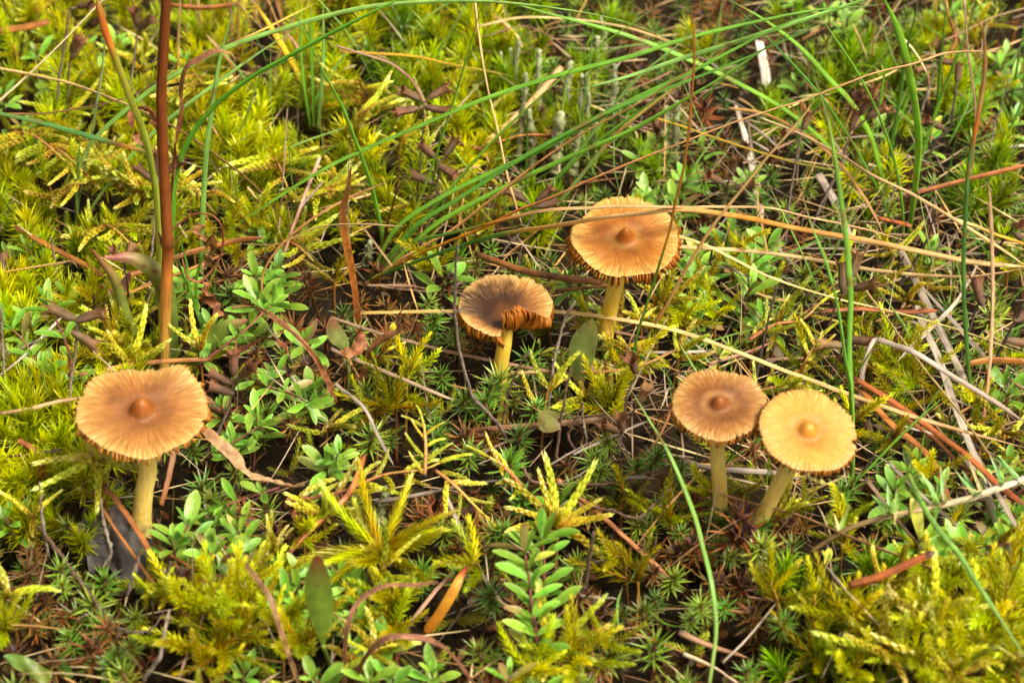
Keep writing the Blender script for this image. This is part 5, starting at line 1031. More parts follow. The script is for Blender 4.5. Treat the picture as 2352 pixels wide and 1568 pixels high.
t_('', 'z', [(47, 1115), (77, 1189), (134, 1269), (188, 1340), (235, 1404), (275, 1460)], .075, BTWIG, h=(.4, .35), label='long brown twig slanting through the star moss at lower left')
t_('', 'up', [(112, 1280), (97, 1192), (91, 1108)], .05, TWIG, label='bare grey twig standing in the lower left', sides=((.8, .7, 1, .12),))
t_('', 'z', [(235, 1303), (255, 1269), (239, 1202), (233, 1145)], .05, TWIG, h=(.3, .8, 1.3), label='kinked grey twig standing over the dead leaf')
t_('', 'z', [(292, 1368), (312, 1310), (322, 1268)], .045, TWIG, h=(.3, .9), label='short grey twig leaning at the lower edge of the dead leaf')
t_('', 'z', [(378, 1380), (382, 1330), (392, 1290)], .055, TWIG, h=(.5, 1.2), label='grey twig standing right below the dead leaf', sides=((.7, -.8, .7, .1),))
t_('', 'z', [(330, 1560), (370, 1500), (380, 1440), (388, 1400)], .06, TWIG, h=(.3, 1.0, 1.3), label='grey twig with a knob in the lower left foreground', sides=((.9, .8, .4, .1),))
t_('', 'z', [(270, 1440), (300, 1450), (345, 1445), (375, 1410)], .035, TWIG, h=(.4, .8), label='thin curved twig joining the knobbed one')
t_('', 'up', [(1640, 1390), (1650, 1330), (1660, 1260), (1690, 1230)][:1]+[(1345, 1430), (1352, 1330), (1362, 1222)], .065, TWIG, label='upright dark twig stump right of the thyme column', h=.1) if False else None
t_('', 'up', [(1330, 1420), (1348, 1320), (1363, 1222)], .07, BTWIG, label='upright brown twig stub right of the thyme column')
t_('', 'up', [(1940, 1130), (1990, 1070), (2010, 1040)], .045, DTWIG, label='dark twig curving out from under the leaning cap', sides=((.4, .8, 1, .4),))
t_('', 'up', [(1735, 880), (1750, 800), (1768, 720), (1785, 655)], .045, DTWIG, label='dark thin twig above the gap between the touching caps', sides=((.9, .4, 1, .1),))
t_('', 'up', [(2040, 705), (2075, 640), (2130, 550), (2145, 480)], .05, DTWIG, label='dark leaning twig right of the tall blades', sides=((.9, .5, 1, .2),))
t_('', 'up', [(2040, 705), (2050, 640), (2075, 590)], .04, DTWIG, label='short dark twig beside the dark leaning one')
for (x, y) in ((2150, 450), (2065, 400), (1640, 560), (2300, 250), (2330, 330), (1110, 440), (1135, 420)):
    t_('dark thin dead twig', 'up', [(x-U(20, 60), y+U(70, 130)), (x-U(5, 20), y+U(30, 50)), (x, y)], .045, random.choice((TWIG, DTWIG)), sides=((.85, U(-1, 1), 1, .15), (.7, U(-1, 1), 1, .12)))

# ------------------------------------------------------------------ lichen sticks
def lichen(pts, w, label=None):
    P = path3('up', pts); n = 22; PP = smooth(P, n); PP = [p+np.random.normal(0, .012, 3) for p in PP]; g = G(); c0 = lin(136, 138, 92); c1 = lin(160, 166, 124)
    q = [U(.75, 1.3) for _ in range(n+1)]
    tube(g, PP, lambda t: w*.5*q[int(t*n+.5)]*(1-.35*t), 10, ((0, lin(150, 146, 100)), (.4, c0), (1, c1)), jit=.16)
    for i in range(70):                       # scales and granules
        t = U(.05, 1); k = int(t*n); a = U(0, 6.28); r = w*.5*(1-.35*t); d0 = sph(U(-.2, .6), a)
        leaf(g, PP[k]+d0*r*.9, d0, (0, 0, 1), U(.02, .05), U(.02, .045), 'ovate', 2, U(-1, 1), .3, ((0, c0), (1, c1)))
    o = single('lichen_stick', g, MAT['lichen'], 'lichen', 'grey-green lichen stick', PP[n//2], 'grey-green lichen sticks', label, PP[0])
LI = ([(1170, 255), (1180, 205), (1192, 98)], .10), ([(1180, 250), (1178, 180), (1172, 112)], .12), ([(1240, 290), (1238, 200), (1237, 116)], .12), ([(1220, 380), (1222, 320), (1212, 255)], .16), ([(1190, 370), (1197, 290), (1204, 230), (1208, 172)], .12), \
     ([(1275, 400), (1282, 330), (1288, 262)], .22), ([(1290, 300), (1300, 220), (1310, 142)], .18), ([(1325, 330), (1334, 250), (1336, 172)], .14), ([(1348, 330), (1350, 250), (1350, 168)], .10), ([(1408, 270), (1410, 210), (1412, 148)], .14), ([(1362, 200), (1370, 140), (1372, 84)], .13), \
     ([(1524, 380), (1528, 310), (1533, 246)], .16), ([(1550, 380), (1552, 310), (1556, 236)], .14), ([(1315, 400), (1322, 350), (1330, 292)], .16), ([(1355, 380), (1362, 330), (1368, 270)], .13), ([(1385, 130), (1388, 90), (1380, 40)], .10), ([(1165, 230), (1155, 180), (1150, 120)], .08)
for i, (p, w) in enumerate(LI): lichen(p, w)
lichen([(838, 610), (845, 580), (850, 553)], .13, 'small grey lichen stick by the foot of the grass tussock')
lichen([(868, 1190), (878, 1160), (888, 1122)], .13, 'small grey-green lichen stick beside the pale feather moss frond')

# ------------------------------------------------------------------ cream-stemmed creeping plant
def cream_plant():
    path = [(1860, 1268, .35), (1938, 1219, .7), (2025, 1189, .9), (2139, 1165, 1.0), (2223, 1145, 1.1), (2290, 1122, 1.2), (2365, 1096, 1.3)]
    P = smooth([vec(gz(*p)) for p in path], 40); B = Vector(P[0]); o = root('creeping_plant', Matrix.Translation(B)); Q = [p-vec(B) for p in P]
    g = G(); tube(g, Q, lambda t: .032+.022*t, 8, ((0, lin(140, 110, 60)), (.5, lin(196, 170, 120)), (1, lin(226, 214, 190)))); child('stem', g.mesh('stem', MAT['straw']), o)
    random.seed(12)
    for k in (6, 15, 16, 23, 24, 30, 31, 35, 38):
        tg = nrm(Q[min(40, k+1)]-Q[k])
        for sg in (-1, 1, .4, -.5):
            d0 = nrm(np.array([U(-.5, .5)-tg[0]*.2, -sg*.8, U(.2, 1.0)])); gl = G(); kind = random.random()
            cols = ((0, lin(150, 180, 80)), (.6, lin(110, 164, 70)), (1, lin(190, 200, 130))) if kind < .6 else ((0, lin(214, 190, 140)), (1, lin(196, 160, 100)))
            leaf(gl, (0, 0, 0), d0, (0, -.3, 1), U(.35, .62), U(.07, .12) if kind < .6 else .05, 'lance', 6, U(-.9, .6), .4, cols, roll=U(-.8, .8)); child('leaf', gl.mesh('leaf', MAT['thyme' if kind < .6 else 'curl']), o, Matrix.Translation(Vector(Q[k])))
    tag(o, 'plant', '', P[22], None, 'creeping plant with a thick cream stem and narrow green leaves at the right')
cream_plant()

random.seed(44)
for i in range(34):                              # dead grass standing far back along the top edge
    x = random.choice((U(400, 780), U(520, 760), U(1080, 1240), U(1880, 2330))); y = U(40, 210)
    straw('blurred tan dead grass stem', 'up', [(x, y), (x+U(-14, 14), y-U(40, 80)), (x+U(-60, 60), y-U(110, 230))], U(.045, .08), random.choice((STRAW, BSTRAW, BSTRAW, OSTRAW, PINK)), dy=-.2)
for i in range(26):
    x, y = U(1700, 2340), U(150, 640); L = U(70, 190); a = U(-2.0, -.9)
    straw('thin standing dead stem', 'up', [(x, y), (x+L*.5*math.cos(a)+U(-8, 8), y+L*.5*math.sin(a)), (x+L*math.cos(a), y+L*math.sin(a))], U(.03, .05), random.choice((GREYS, BSTRAW, PINK, STRAW)))

random.seed(45)
for i in range(120):                              # hair-thin green blades criss-crossing the upper half and the right side
    if i < 80: x, y = U(450, 2330), U(120, 560)
    else: x, y = U(1550, 2330), U(450, 1150)
    L = U(120, 330); a = -math.pi/2+random.choice((U(-.9, -.1), U(.1, 1.1), U(.3, 1.2))); b = a+U(-.5, .5)
    grass('hair-thin green blade', 'up', [(x, y), (x+L*.4*math.cos(a), y+L*.4*math.sin(a)), (x+L*(.4*math.cos(a)+.6*math.cos(b)), y+L*(.4*math.sin(a)+.6*math.sin(b)))], U(.022, .045), random.choice((GREEN, BGREEN, DGREEN, BGREEN)), dy=U(-.6, .1))

# ------------------------------------------------------------------ the mosses and thyme that can be picked out one by one
random.seed(2024); np.random.seed(5)
feather_star(876, 1262, .5, 15, 1.12, 3, (.7, 1.5), 'large yellow star-shaped feather moss with a dozen arms in the foreground')
feather_frond([vec(gz(*p)) for p in ((660, 1152, .55), (780, 1130, .7), (880, 1090, .85), (970, 1078, .95), (1010, 1062, 1.0))], 13, .95, 0, -.25, 'pale yellow feather moss frond with drooping branches below the curled mushroom')
feather_frond([vec(gz(*p)) for p in ((1000, 1080, .8), (1040, 1110, .75), (1080, 1150, .6), (1110, 1180, .4))], 6, .75, 0, -.2, 'drooping end of pale feather moss right of the long pale frond')
feather_frond([vec(gz(*p)) for p in ((975, 1090, .9), (978, 1040, 1.1), (975, 985, 1.3), (968, 955, 1.35))], 7, .55, 0, .2, 'upright pale feather moss tip rising from the long pale frond')
feather_frond([vec(gz(*p)) for p in ((1200, 1120, .5), (1180, 1095, .7), (1150, 1065, .9), (1125, 1050, 1.0))], 6, .75, 0, -.1, 'short pale feather moss sprig above the thyme column')
feather_frond([vec(gz(*p)) for p in ((222, 1170, .4), (224, 1110, .9), (222, 1060, 1.25))], 4, .8, 0, .2, label='stem of pale cascading feather moss under the widest cap')
o = feather_star(222, 1052, 1.25, 7, 1.15, 0, (1.5, 2.2), 'pale yellow feather moss with hanging arms under the left side of the widest cap')
feather_star(1275, 1205, .5, 11, 1.05, 0, (.4, 1.4), 'yellow feather moss spreading behind the top of the thyme column')
feather_star(1448, 1175, .4, 3, .9, 2, (.2, 1.2), 'olive-brown feather moss with few arms right of the thyme column')
feather_star(1462, 1335, .35, 4, 1.2, 2, (.1, 1.3), 'tall olive moss spear with small side arms below the touching pair')
feather_star(1540, 1200, .45, 5, 1.0, 2, (.4, 1.2), 'olive feather moss fork left of the upright stem of the pair')
feather_star(905, 935, .35, 9, 1.15, 2, (.25, 1.3), 'olive bushy feather moss left below the curled mushroom')
feather_star(860, 960, .3, 7, 1.0, 2, (.6, 1.4), 'low olive feather moss in front of the bushy olive one')
feather_star(1400, 945, .35, 9, 1.1, 1, (.2, 1.2), 'bright olive feather moss clump below the golden mushroom stem')
feather_star(1345, 915, .4, 6, .7, 0, (.4, 1.3), 'small pale feather moss just left of the bright clump below the oval leaf')
feather_frond([vec(gz(*p)) for p in ((1720, 780, .6), (1780, 745, .75), (1840, 735, .8), (1880, 700, .9))], 8, .75, 0, -.1, 'pale feather moss frond above the gap of the touching caps')
feather_frond([vec(gz(*p)) for p in ((1830, 870, .4), (1850, 830, .8), (1870, 795, 1.0), (1890, 770, 1.1))], 7, .8, 0, .0, 'pale feather moss shoot right below the seed heads above the leaning cap')
feather_frond([vec(gz(*p)) for p in ((1720, 905, .5), (1770, 890, .65), (1810, 885, .7), (1850, 895, .6))], 7, .7, 0, .2, 'whitish feather moss just above the touching point of the two caps')
for (x, y, k, n, s) in ((2040, 840, 1, 9, 1.0), (2000, 850, 0, 6, .8), (2095, 870, 1, 7, .95), (1510, 700, 0, 7, .85), (1560, 730, 1, 7, .9), (1470, 740, 0, 6, .8), (1640, 730, 1, 5, .7), (2120, 660, 0, 5, .7)):
    feather_star(x, y, .5, n, s, k, (.5, 1.4), desc='yellow feather moss clump')
for (x, y, k, n, s) in ((2080, 1330, 0, 7, 1.0), (2150, 1360, 1, 12, 1.35), (2230, 1390, 1, 12, 1.35), (2130, 1440, 0, 12, 1.2), (2210, 1470, 1, 13, 1.3), (2290, 1430, 1, 12, 1.3), (2060, 1400, 1, 8, 1.1), (2030, 1350, 0, 6, 1.0), (2320, 1350, 1, 9, 1.2), (2040, 1500, 0, 14, 1.25), (2110, 1530, 1, 13, 1.2), (2190, 1550, 0, 13, 1.25), (2280, 1540, 1, 12, 1.3), (2335, 1500, 1, 10, 1.3),
                        (1950, 1420, 1, 6, 1.1), (1980, 1480, 2, 7, 1.1), (1900, 1440, 2, 6, 1.0), (1950, 1550, 1, 8, 1.1), (1860, 1500, 2, 6, 1.0)):
    feather_star(x, y, U(.3, .8), max(5, int(n*.8)), s*.86, k, (.3, 1.4), desc='lush yellow feather moss shoot')
for (x, y, k, n, s) in ((505, 1410, 1, 10, 1.1), (440, 1395, 1, 7, 1.1), (560, 1380, 1, 8, 1.0), (545, 1460, 2, 10, 1.1), (640, 1440, 1, 8, 1.0), (500, 1500, 2, 9, 1.1), (690, 1480, 1, 7, 1.0), (905, 1395, 1, 8, .9), (900, 1440, 1, 9, .9), (860, 1500, 0, 7, .8), (1270, 1490, 0, 8, .9), (1320, 1520, 1, 8, .9), (1220, 1540, 1, 6, .9), (1400, 1480, 1, 6, .8), (740, 1190, 0, 5, .8), (300, 835, 0, 8, .9), (250, 825, 1, 9, 1.0), (190, 830, 0, 8, .9), (320, 800, 1, 8, .9), (270, 790, 0, 7, .9), (225, 700, 1, 7, .9), (270, 760, 0, 7, .9), (20, 1370, 0, 5, .9), (10, 1450, 1, 7, 1.0)):
    feather_star(x, y, U(.35, .7), n, s, k, (.35, 1.4), desc='yellow feather moss shoot with spreading arms')
# upper left: pale fronds
for (x0, y0, x1, y1) in ((30, 300, 150, 370), (100, 340, 190, 395), (340, 480, 300, 420), (290, 470, 400, 430), (330, 470, 480, 440), (280, 440, 240, 380), (620, 360, 660, 430), (720, 460, 770, 440), (840, 250, 830, 190), (800, 300, 870, 250), (420, 170, 470, 200), (420, 250, 450, 200), (120, 470, 200, 420), (690, 480, 780, 450), (640, 560, 720, 600), (220, 520, 300, 560)):
    A = gz(x0, y0, .4); Bq = gz(x1, y1, 1.1); m = (A+Bq)/2+Vector((0, 0, .15))
    feather_frond([vec(A), vec(m), vec(Bq)], 8, 1.15, 0, .0, desc='pale feather moss frond in the upper left')
# green star mosses seen singly (picture positions)
def X(cx, cy, L): return [(cx+x*.33586, cy+y*.33586) for x, y in L]
SG = X(784, 521, [(1080, 1040), (840, 1200), (600, 1260), (660, 1440), (1220, 1420), (1330, 1230), (1350, 980), (1190, 1170), (220, 870), (80, 1330), (530, 990), (680, 1010), (780, 740), (1500, 880), (640, 620), (430, 810), (1290, 900), (1480, 1180), (930, 1250), (1400, 1070)]) + \
     X(0, 1041, [(340, 230), (430, 900), (720, 870), (530, 1110), (710, 1170), (930, 1120), (1020, 940), (1600, 130), (1820, 380), (1390, 230), (830, 290), (470, 1260), (800, 1370), (840, 1500), (2250, 730), (1480, 330), (420, 790), (780, 1420), (1580, 470)]) + \
     X(784, 1041, [(690, 510), (1060, 600), (1240, 310), (1160, 30), (1730, 50), (2030, 90), (1020, 970), (800, 830), (1580, 790), (1920, 1090), (2060, 1080), (100, 340), (550, 800), (30, 700), (1050, 530), (1620, 740), (1440, 200), (2280, 850), (2150, 1000)]) + \
     X(1568, 1041, [(260, 630), (750, 640), (550, 640), (1080, 1000), (290, 1050), (120, 1040), (1090, 260), (700, 1150), (60, 1130), (450, 1490), (1150, 1000)]) + X(1568, 521, [(1500, 1120), (1480, 1300), (850, 820), (2250, 780), (2120, 600), (1400, 1240), (1560, 1060), (830, 330), (1330, 380), (2300, 1050), (700, 540), (1350, 1480)])
for (x, y) in SG: star(x, y, U(.95, 1.2))
for (x, y, s) in ((1147, 875, 1.5), (1130, 890, 1.2), (1115, 925, 1.3)): star(x, y, s, h=.75)
SB = X(0, 1041, [(1850, 550), (220, 680), (200, 800), (200, 1140), (1080, 560), (2150, 640), (640, 1330), (1250, 860), (300, 990)]) + X(0, 521, [(1970, 1350), (1640, 250), (1840, 230), (2030, 230), (1660, 1210), (1560, 330)]) + \
     X(784, 1041, [(930, 420), (900, 520), (640, 370), (550, 440), (1120, 470), (1540, 80), (2010, 260), (1610, 1250), (1730, 1100), (1750, 1450), (2120, 690), (840, 640), (2200, 170)]) + X(1568, 1041, [(70, 620), (470, 1100), (710, 500), (50, 300), (300, 310), (120, 520)]) + X(784, 521, [(1000, 1440), (850, 1430), (500, 690), (420, 620)])
for (x, y) in SB: star(x, y, U(1.0, 1.25), rusty=True)
star(1705, 1188, 1.4, .8, True, 'largest rust-brown star moss, standing between the feet of the touching pair')
star(1700, 1225, 1.5, .6, True); star(1590, 1250, 1.3, .6, True)
for (x, y, s, h) in ((1640, 1178, 1.0, .5), (1668, 1182, .9, .55), (1652, 1205, 1.1, .4), (1730, 1195, 1.0, .5), (1755, 1205, .9, .5), (1735, 1232, 1.1, .35), (1380, 792, .9, .5), (1402, 800, 1.0, .45), (320, 1225, .7, .25)): star(x, y, s, h)
feather_up(1690, 1135, .7, 2); feather_up(1800, 1180, .8, 2); feather_up(1425, 760, .8, 0); feather_up(1370, 770, .8, 1); feather_up(1640, 1130, .5, 2)
# thyme
TH = [(104, 689, 1.1), (71, 736, .9), (34, 817, 1), (101, 857, 1), (591, 682, 1.2), (628, 662, 1.2), (571, 776, 1), (487, 749, 1), (699, 780, 1), (631, 863, 1), (715, 900, 1.3), (504, 937, 1), (588, 957, 1.1), (537, 1018, .9), (188, 873, 1), (430, 1209, 1.35), (477, 1185, 1), (544, 1216, 1), (537, 1320, 1.35), (622, 1300, .9), (692, 1316, 1.1), (17, 1192, 1.1), (749, 1061, 1.1), (773, 1327, 1),
      (804, 1343, 1.1), (885, 1478, 1), (818, 1421, 1), (1170, 1552, 1), (992, 1545, 1.1), (1278, 1152, 1.1), (1026, 632, 1.25), (1338, 669, 1), (1300, 650, .9), (1726, 662, 1.45), (1605, 709, 1.2), (1595, 635, 1), (1756, 558, 1.1), (1679, 530, 1.2), (2136, 571, 1), (2307, 884, 1.1), (2099, 1075, 1.25), (2126, 1236, 1.5), (2280, 1240, 1.1), (2324, 1229, 1.3), (1480, 461, 1.2), (1510, 450, 1), (1473, 363, 1), (1500, 330, .9),
      (640, 620, .9), (430, 640, .9), (610, 560, 1), (600, 520, .9), (20, 590, 1), (60, 570, .9), (1680, 600, .9), (1600, 580, .8), (840, 1370, 1), (660, 1370, 1), (700, 1380, .9), (480, 1270, 1.2), (395, 1240, .9), (590, 1260, .9), (780, 1040, .8), (1340, 830, .6), (2060, 1120, 1), (2160, 1120, .8), (2330, 1180, .9), (1240, 1590, 1), (720, 1560, 1), (850, 1555, 1), (900, 1560, .9), (560, 1540, .8)]
for (x, y, s) in TH: sprig(x, y, s*.9)
sprig(1652, 818, .9, 2, tone='y', label='yellow pair of thyme leaves above the upright brown cap'); sprig(1390, 830, .6, 2, tone='y'); sprig(1240, 800, .6, 2, tone='y'); sprig(1860, 1090, .6, 2, tone='y'); sprig(1900, 1290, .7, 2, tone='y')
runner([(1232, 1505, .45), (1232, 1460, .75), (1222, 1400, 1.0), (1215, 1330, 1.2), (1205, 1265, 1.35)], 12, 1.12, 'tall column of fresh thyme leaf pairs in the foreground, right of centre')
runner([(1256, 1420, .4), (1250, 1350, .8), (1250, 1290, 1.1), (1245, 1240, 1.2)], 6, 1.2, 'slimmer thyme shoot beside the tall thyme column')
for pth, npair in (([(95, 905, .2), (85, 850, .6), (60, 790, .9), (17, 746, 1.0)], 5), ([(455, 842, .5), (500, 805, .7), (560, 760, .9), (621, 702, 1.0)], 5), ([(575, 868, .5), (620, 890, .6), (670, 905, .7), (705, 924, .8)], 4), ([(478, 1052, .3), (530, 1020, .6), (591, 981, .8)], 3),
                   ([(2362, 1242, .7), (2300, 1250, .8), (2240, 1258, .7), (2200, 1259, .7)], 4), ([(420, 1230, .5), (500, 1250, .6), (600, 1290, .6), (700, 1340, .6)], 5), ([(160, 900, .4), (160, 820, .9), (140, 760, 1.2), (120, 715, 1.3)], 4), ([(640, 1120, .4), (560, 1145, .5), (520, 1160, .5)], 2), ([(640, 1310, .5), (700, 1360, .6), (780, 1420, .6)], 4)):
    runner(pth, npair, .95)
# fork moss tufts seen singly
TF = [(60, 985, 1), (30, 1030, 1.1), (120, 1010, 1), (160, 980, 1), (70, 1070, 1.1), (130, 1075, 1), (30, 1120, 1.1), (10, 1090, 1), (150, 1240, .9), (60, 1250, .9), (195, 1270, .7), (170, 1130, .9), (100, 1170, .9), (210, 1010, .9), (60, 650, 1), (100, 630, 1), (40, 690, .9), (570, 420, 1), (540, 440, 1), (530, 290, 1.1), (500, 300, 1), (600, 400, .9), (560, 350, 1), (30, 940, 1)]
for (x, y, s) in TF: tuft(x, y, s)

# ------------------------------------------------------------------ the rest of the carpet, by patches of the photo
ROWS = [0, 290, 600, 930, 1250, 1580]
W_ = [  # F feather, D tuft, S star, R rusty, T thyme, L bare/litter
 ['T3F7D3', 'F4D4T1L2', 'D5L3F2', 'D8F2', 'D4L2S2R1', 'S4R4L2D2', 'S4R3L1T1D1', 'S3T3F3D2'],
 ['F7D4', 'F6D6', 'F4D5L2', 'D5F3R1L2', 'S3R3L2D2', 'S5R3T1L1', 'S5L2D2R2', 'S5L2R2D2'],
 ['T1D5F3', 'T1F3L4S2', 'S4R3F1L4', 'S4R2L5F1', 'S3F3L3', 'T1F4S3L3', 'F5S3L4', 'S4L4F2R1'],
 ['D6F2S1', 'S5R2L6F1', 'S4R2F2L6', 'F2S5R2L6', 'S5R2L6F1', 'S3R3L6F2', 'S2F3L5R2', 'S2T1F3L3'],
 ['S5R3L7', 'F4S2L5', 'F4S1L4', 'S4F2R2L6', 'S4R3F2L6', 'S4R2F2L6', 'F3D2S2L4', 'F8']]
def weights(x, y):
    r = max(0, min(4, next((i for i in range(5) if y < ROWS[i+1]), 4))); s = W_[r][max(0, min(7, int(x//294)))]
    return {s[i]: int(s[i+1]) for i in range(0, len(s), 2)}
LIM = dict(star_moss=285, rusty_star_moss=170, feather_moss=260, fork_moss=260, thyme_sprig=200)
pts = []
def far_enough(x, y, d0): return all((x-a)**2+(y-b)**2 > d0*d0 for a, b in pts)
CLEAR = ((876, 120, 1180, 1350), (860, 170, 1040, 1180), (1225, 95, 1225, 1510), (735, 40, 1270, 1500), (1345, 40, 730, 940), (1020, 60, 1290, 1450), (330, 58, 1050, 1250), (1152, 46, 770, 900), (1400, 42, 640, 770), (1652, 46, 1000, 1150), (1775, 60, 1080, 1175), (268, 90, 1190, 1330))
extra = []                                        # what is past the limits or outside the frame: joined below
tries = 0
while tries < 9000 and len(pts) < 860:
    tries += 1; x, y = U(-5, 2357), U(-5, 1585); sp = 32+26*(y/1568)
    if not far_enough(x, y, sp) or any(abs(x-a) < w2 and y0 < y < y1 for a, w2, y0, y1 in CLEAR): continue
    pts.append((x, y)); w = weights(x+U(-60, 60), y+U(-50, 50)); k = random.choices(list(w), list(w.values()))[0]
    sc = U(.85, 1.15); far = y < 330
    if k == 'S' and COUNT.get('star_moss', 0) < LIM['star_moss']: star(x, y, sc*1.05)
    elif k == 'R' and COUNT.get('rusty_star_moss', 0) < LIM['rusty_star_moss']: star(x, y, sc*1.1, rusty=True, h=U(.3, .6))
    elif k == 'F' and COUNT.get('feather_moss', 0) < LIM['feather_moss']: feather_up(x, y, sc*.95, random.choice((0, 1, 1, 1) if x < 900 and y < 620 or y > 1250 else (0, 1, 2)))
    elif k == 'D' and COUNT.get('fork_moss', 0) < LIM['fork_moss']: tuft(x, y, sc*(1.25 if 800 < x < 1250 and y < 330 else 1.0), green=(x > 1200 and random.random() < .7) or (x > 820 and y < 300 and random.random() < .4))
    elif k == 'T' and COUNT.get('thyme_sprig', 0) < LIM['thyme_sprig']: sprig(x, y, sc*.85)
# low carpet: joined leaves of the same mosses, everywhere, also beyond the frame
def mesh_arrays(me):
    n = len(me.vertices); V = np.empty(n*3); me.vertices.foreach_get('co', V); m = len(me.polygons); F = np.empty(m*3, dtype=np.int32); me.loops.foreach_get('vertex_index', F)
    C = np.empty(n*4); me.attributes['col'].data.foreach_get('color', C); St = np.empty(n*3); me.attributes['grain'].data.foreach_get('vector', St)
    return V.reshape(-1, 3), F.reshape(-1, 3), C.reshape(-1, 4)[:, :3], St.reshape(-1, 3)
def joined(name, mat, items, label):
    Vs, Fs, Cs, Ss = [], [], [], []; n = 0; cache = {}
    for me, M, cm in items:
        if me.name not in cache: cache[me.name] = mesh_arrays(me)
        V, F, C, St = cache[me.name]; R3 = np.array(M.to_3x3()); t = np.array(M.translation)
        Vs.append(V @ R3.T + t); Fs.append(F+n); Cs.append(C*cm); Ss.append(St); n += len(V)
    o = bpy.data.objects.new(name, mk(name, mat, np.concatenate(Vs), np.concatenate(Fs), np.concatenate(Cs), np.concatenate(Ss))); COL.objects.link(o)
    o['kind'] = 'stuff'; o['label'] = label; o['category'] = 'moss'
    return o
random.seed(31)
items = []
N_LOW = 1850
for i in range(N_LOW):
    inside = i < N_LOW*.38
    if inside: x, y = U(-40, 2392), U(-60, 1620)
    else:
        while True:
            x, y = U(-330, 2690), U(-260, 1800)
            if not (-20 < x < 2372 and -20 < y < 1590): break
    w = weights(min(2351, max(0, x)), y); k = random.choices(list(w), list(w.values()))[0]
    hh = (U(-.6, -.2) if k in 'SRLT' else U(-.4, .0)) if inside else U(-.2, .35); P = gz(x, y, hh); q = U(.7, 1.2); s = U(.6, .95)
    if k == 'L' and random.random() < .8: continue
    if k in 'SR' or (k == 'L'): me = random.choice(STAR if k == 'S' else RUST); items.append((me, frame(P, (U(-.4, .4), U(-.5, .3), 1), U(0, 6), s*1.1), q))
    elif k == 'D' or (k == 'T' and random.random() < .5): items.append((random.choice(TUFT if x < 1200 else TUFTG), frame(P-Vector((0, 0, hh+.25)), (U(-.4, .4), U(-.4, .3), 1), U(0, 6), s*.9), q))
    else:
        for b in range(3): items.append((random.choice(BR[random.choice((1, 2))]), frame(P, (U(-1, 1), U(-1, 1), U(.2, .9)), U(0, 6), s*.9), q))
joined('moss_carpet', MAT['carpet'], items, 'low mixed mosses filling the gaps between the larger plants')
# litter of brown scraps, broken moss and needles on the soil
g = G(); random.seed(8)
for i in range(8000):
    x, y = U(-300, 2650), U(-250, 1750); P = gz(x, y, U(-.68, -.45)); a = U(0, 6.28); kind = random.random()
    c = np.array(random.choice((lin(110, 72, 40), lin(78, 52, 30), lin(146, 110, 72), lin(60, 44, 32), lin(120, 104, 84), lin(96, 84, 30), lin(132, 80, 34))))*U(.3, .7)
    if kind < .5: leaf(g, P, (math.cos(a), math.sin(a), U(-.1, .5)), (U(-.3, .3), U(-.3, .3), 1), U(.10, .4), U(.015, .05), 'lance', 3, U(-.6, .6), .4, ((0, c),))
    elif kind < .8: leaf(g, P, (math.cos(a), math.sin(a), U(-.2, .3)), (U(-.6, .6), U(-.6, .6), 1), U(.12, .3), U(.06, .14), 'ovate', 4, U(-1.2, 1.2), .5, ((0, c), (1, c*1.2)), wave=.4)
    else: leaf(g, P, (math.cos(a), math.sin(a), U(-.05, .2)), (0, 0, 1), U(.3, 1.1), U(.02, .035), 'strap', 4, U(-.4, .4), .8, ((0, c*1.2),))
o = bpy.data.objects.new('litter', g.mesh('litter', MAT['deadleaf'])); COL.objects.link(o); o['kind'] = 'stuff'; o['label'] = 'brown plant scraps scattered on the soil'; o['category'] = 'litter'

# countless hair-thin straws caught among the mosses
g = G(); random.seed(18)
for i in range(1500):
    if i < 700: x, y = U(1300, 2500), U(-80, 1150)
    elif i < 1000: x, y = U(300, 1300), U(-80, 700)
    else: x, y = U(-200, 2550), U(300, 1700)
    P = gz(x, y, U(-.35, .45)); a = U(0, 6.28); st = U(-.1, .25) if random.random() < .75 else U(.4, 1.6)
    c = np.array(random.choice((lin(206, 178, 130), lin(176, 150, 120), lin(150, 118, 84), lin(186, 160, 136), lin(128, 104, 84), lin(190, 140, 84))))*U(.6, 1.05)
    leaf(g, P, (math.cos(a), math.sin(a)*.8, st), (U(-.4, .4), U(-.4, .4), 1), U(.4, 1.9), U(.016, .032), 'strap', 6, U(-.5, .5), .7, ((0, c), (.5, c*1.1), (1, c*.8)), curl2=U(-.5, .5))
o = bpy.data.objects.new('straw_litter', g.mesh('straw_litter', MAT['straw'])); COL.objects.link(o); o['kind'] = 'stuff'; o['label'] = 'hair-thin dry straws tangled among the mosses'; o['category'] = 'straw'

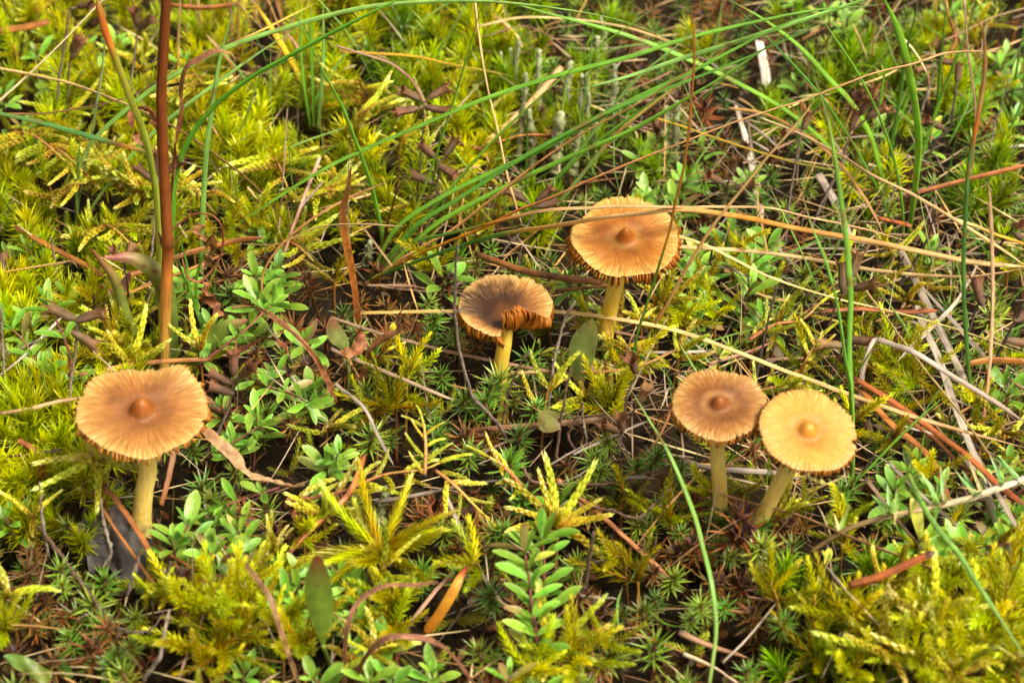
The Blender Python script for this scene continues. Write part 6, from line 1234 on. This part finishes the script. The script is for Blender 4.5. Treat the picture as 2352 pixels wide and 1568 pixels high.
# ------------------------------------------------------------------ labels: what each thing lies beside, from landmarks anyone can find
LM = [((326, 942), 'the widest cap'), ((1160, 690), 'the curled split cap'), ((1437, 546), 'the golden cap'), ((1652, 927), 'the upright brown cap'), ((1856, 988), 'the leaning pale cap'), ((378, 300), 'the thick brown stalk'), ((378, 650), 'the sorrel leaves'),
      ((1280, 250), 'the lichen sticks'), ((268, 1262), 'the grey dead leaf'), ((876, 1262), 'the yellow star-shaped moss'), ((1220, 1370), 'the thyme column'), ((735, 1370), 'the red-tipped spear leaf'), ((1345, 820), 'the upright oval leaf'), ((850, 640), 'the grass tussock foot'),
      ((2080, 540), 'the right tussock foot'), ((2139, 1165), 'the cream-stemmed plant'), ((2050, 1305), 'the thick orange stub'), ((2170, 870), 'the broadest grey straw'), ((985, 250), 'the upper seed stalk'), ((1640, 1400), 'the thin bottom blade'), ((600, 800), 'the brown crumpled leaf'),
      ((1945, 640), 'the bristly seed heads'), ((1680, 400), 'the seed stalk above the golden cap'), ((60, 60), 'the top left corner'), ((2290, 60), 'the top right corner'), ((60, 1500), 'the bottom left corner'), ((2200, 1450), 'the lush bottom right moss'), ((640, 150), 'the flat yellow blade'), ((1800, 200), 'the crossing straws'), ((1500, 30), 'the middle of the top edge'), ((60, 520), 'the left edge needle'), ((100, 800), 'the left thyme stems'), ((980, 1450), 'the orange strap leaf'), ((640, 1110), 'the long tan dry leaf'), ((2300, 500), 'the right edge straws'), ((1100, 60), 'the tall top mosses')]
ORD = 'nearest second third fourth fifth sixth seventh eighth ninth tenth eleventh twelfth thirteenth fourteenth fifteenth sixteenth seventeenth eighteenth nineteenth twentieth'.split()
DIRS = ('right of', 'lower right of', 'below', 'lower left of', 'left of', 'upper left of', 'above', 'upper right of')
bins = {}
for (o, desc, (x, y), label) in THINGS:
    if label: o['label'] = label; continue
    (lx, ly), ln = min(LM, key=lambda m: (m[0][0]-x)**2+(m[0][1]-y)**2); a = math.atan2(y-ly, x-lx); k = int(round(a/(math.pi/4))) % 8
    bins.setdefault((desc, DIRS[k], ln), []).append((math.hypot(x-lx, y-ly), o))
for (desc, dr, ln), L in bins.items():
    L.sort(key=lambda t: t[0])
    for i, (_, o) in enumerate(L): o['label'] = f'{desc}, {ORD[min(i, 19)]} {dr} {ln}' if len(L) > 1 else f'{desc} {dr} {ln}'
print('COUNTS', COUNT, 'things', len(THINGS), 'objects', len(bpy.data.objects), 'labels', len({o['label'] for o, *_ in THINGS}))
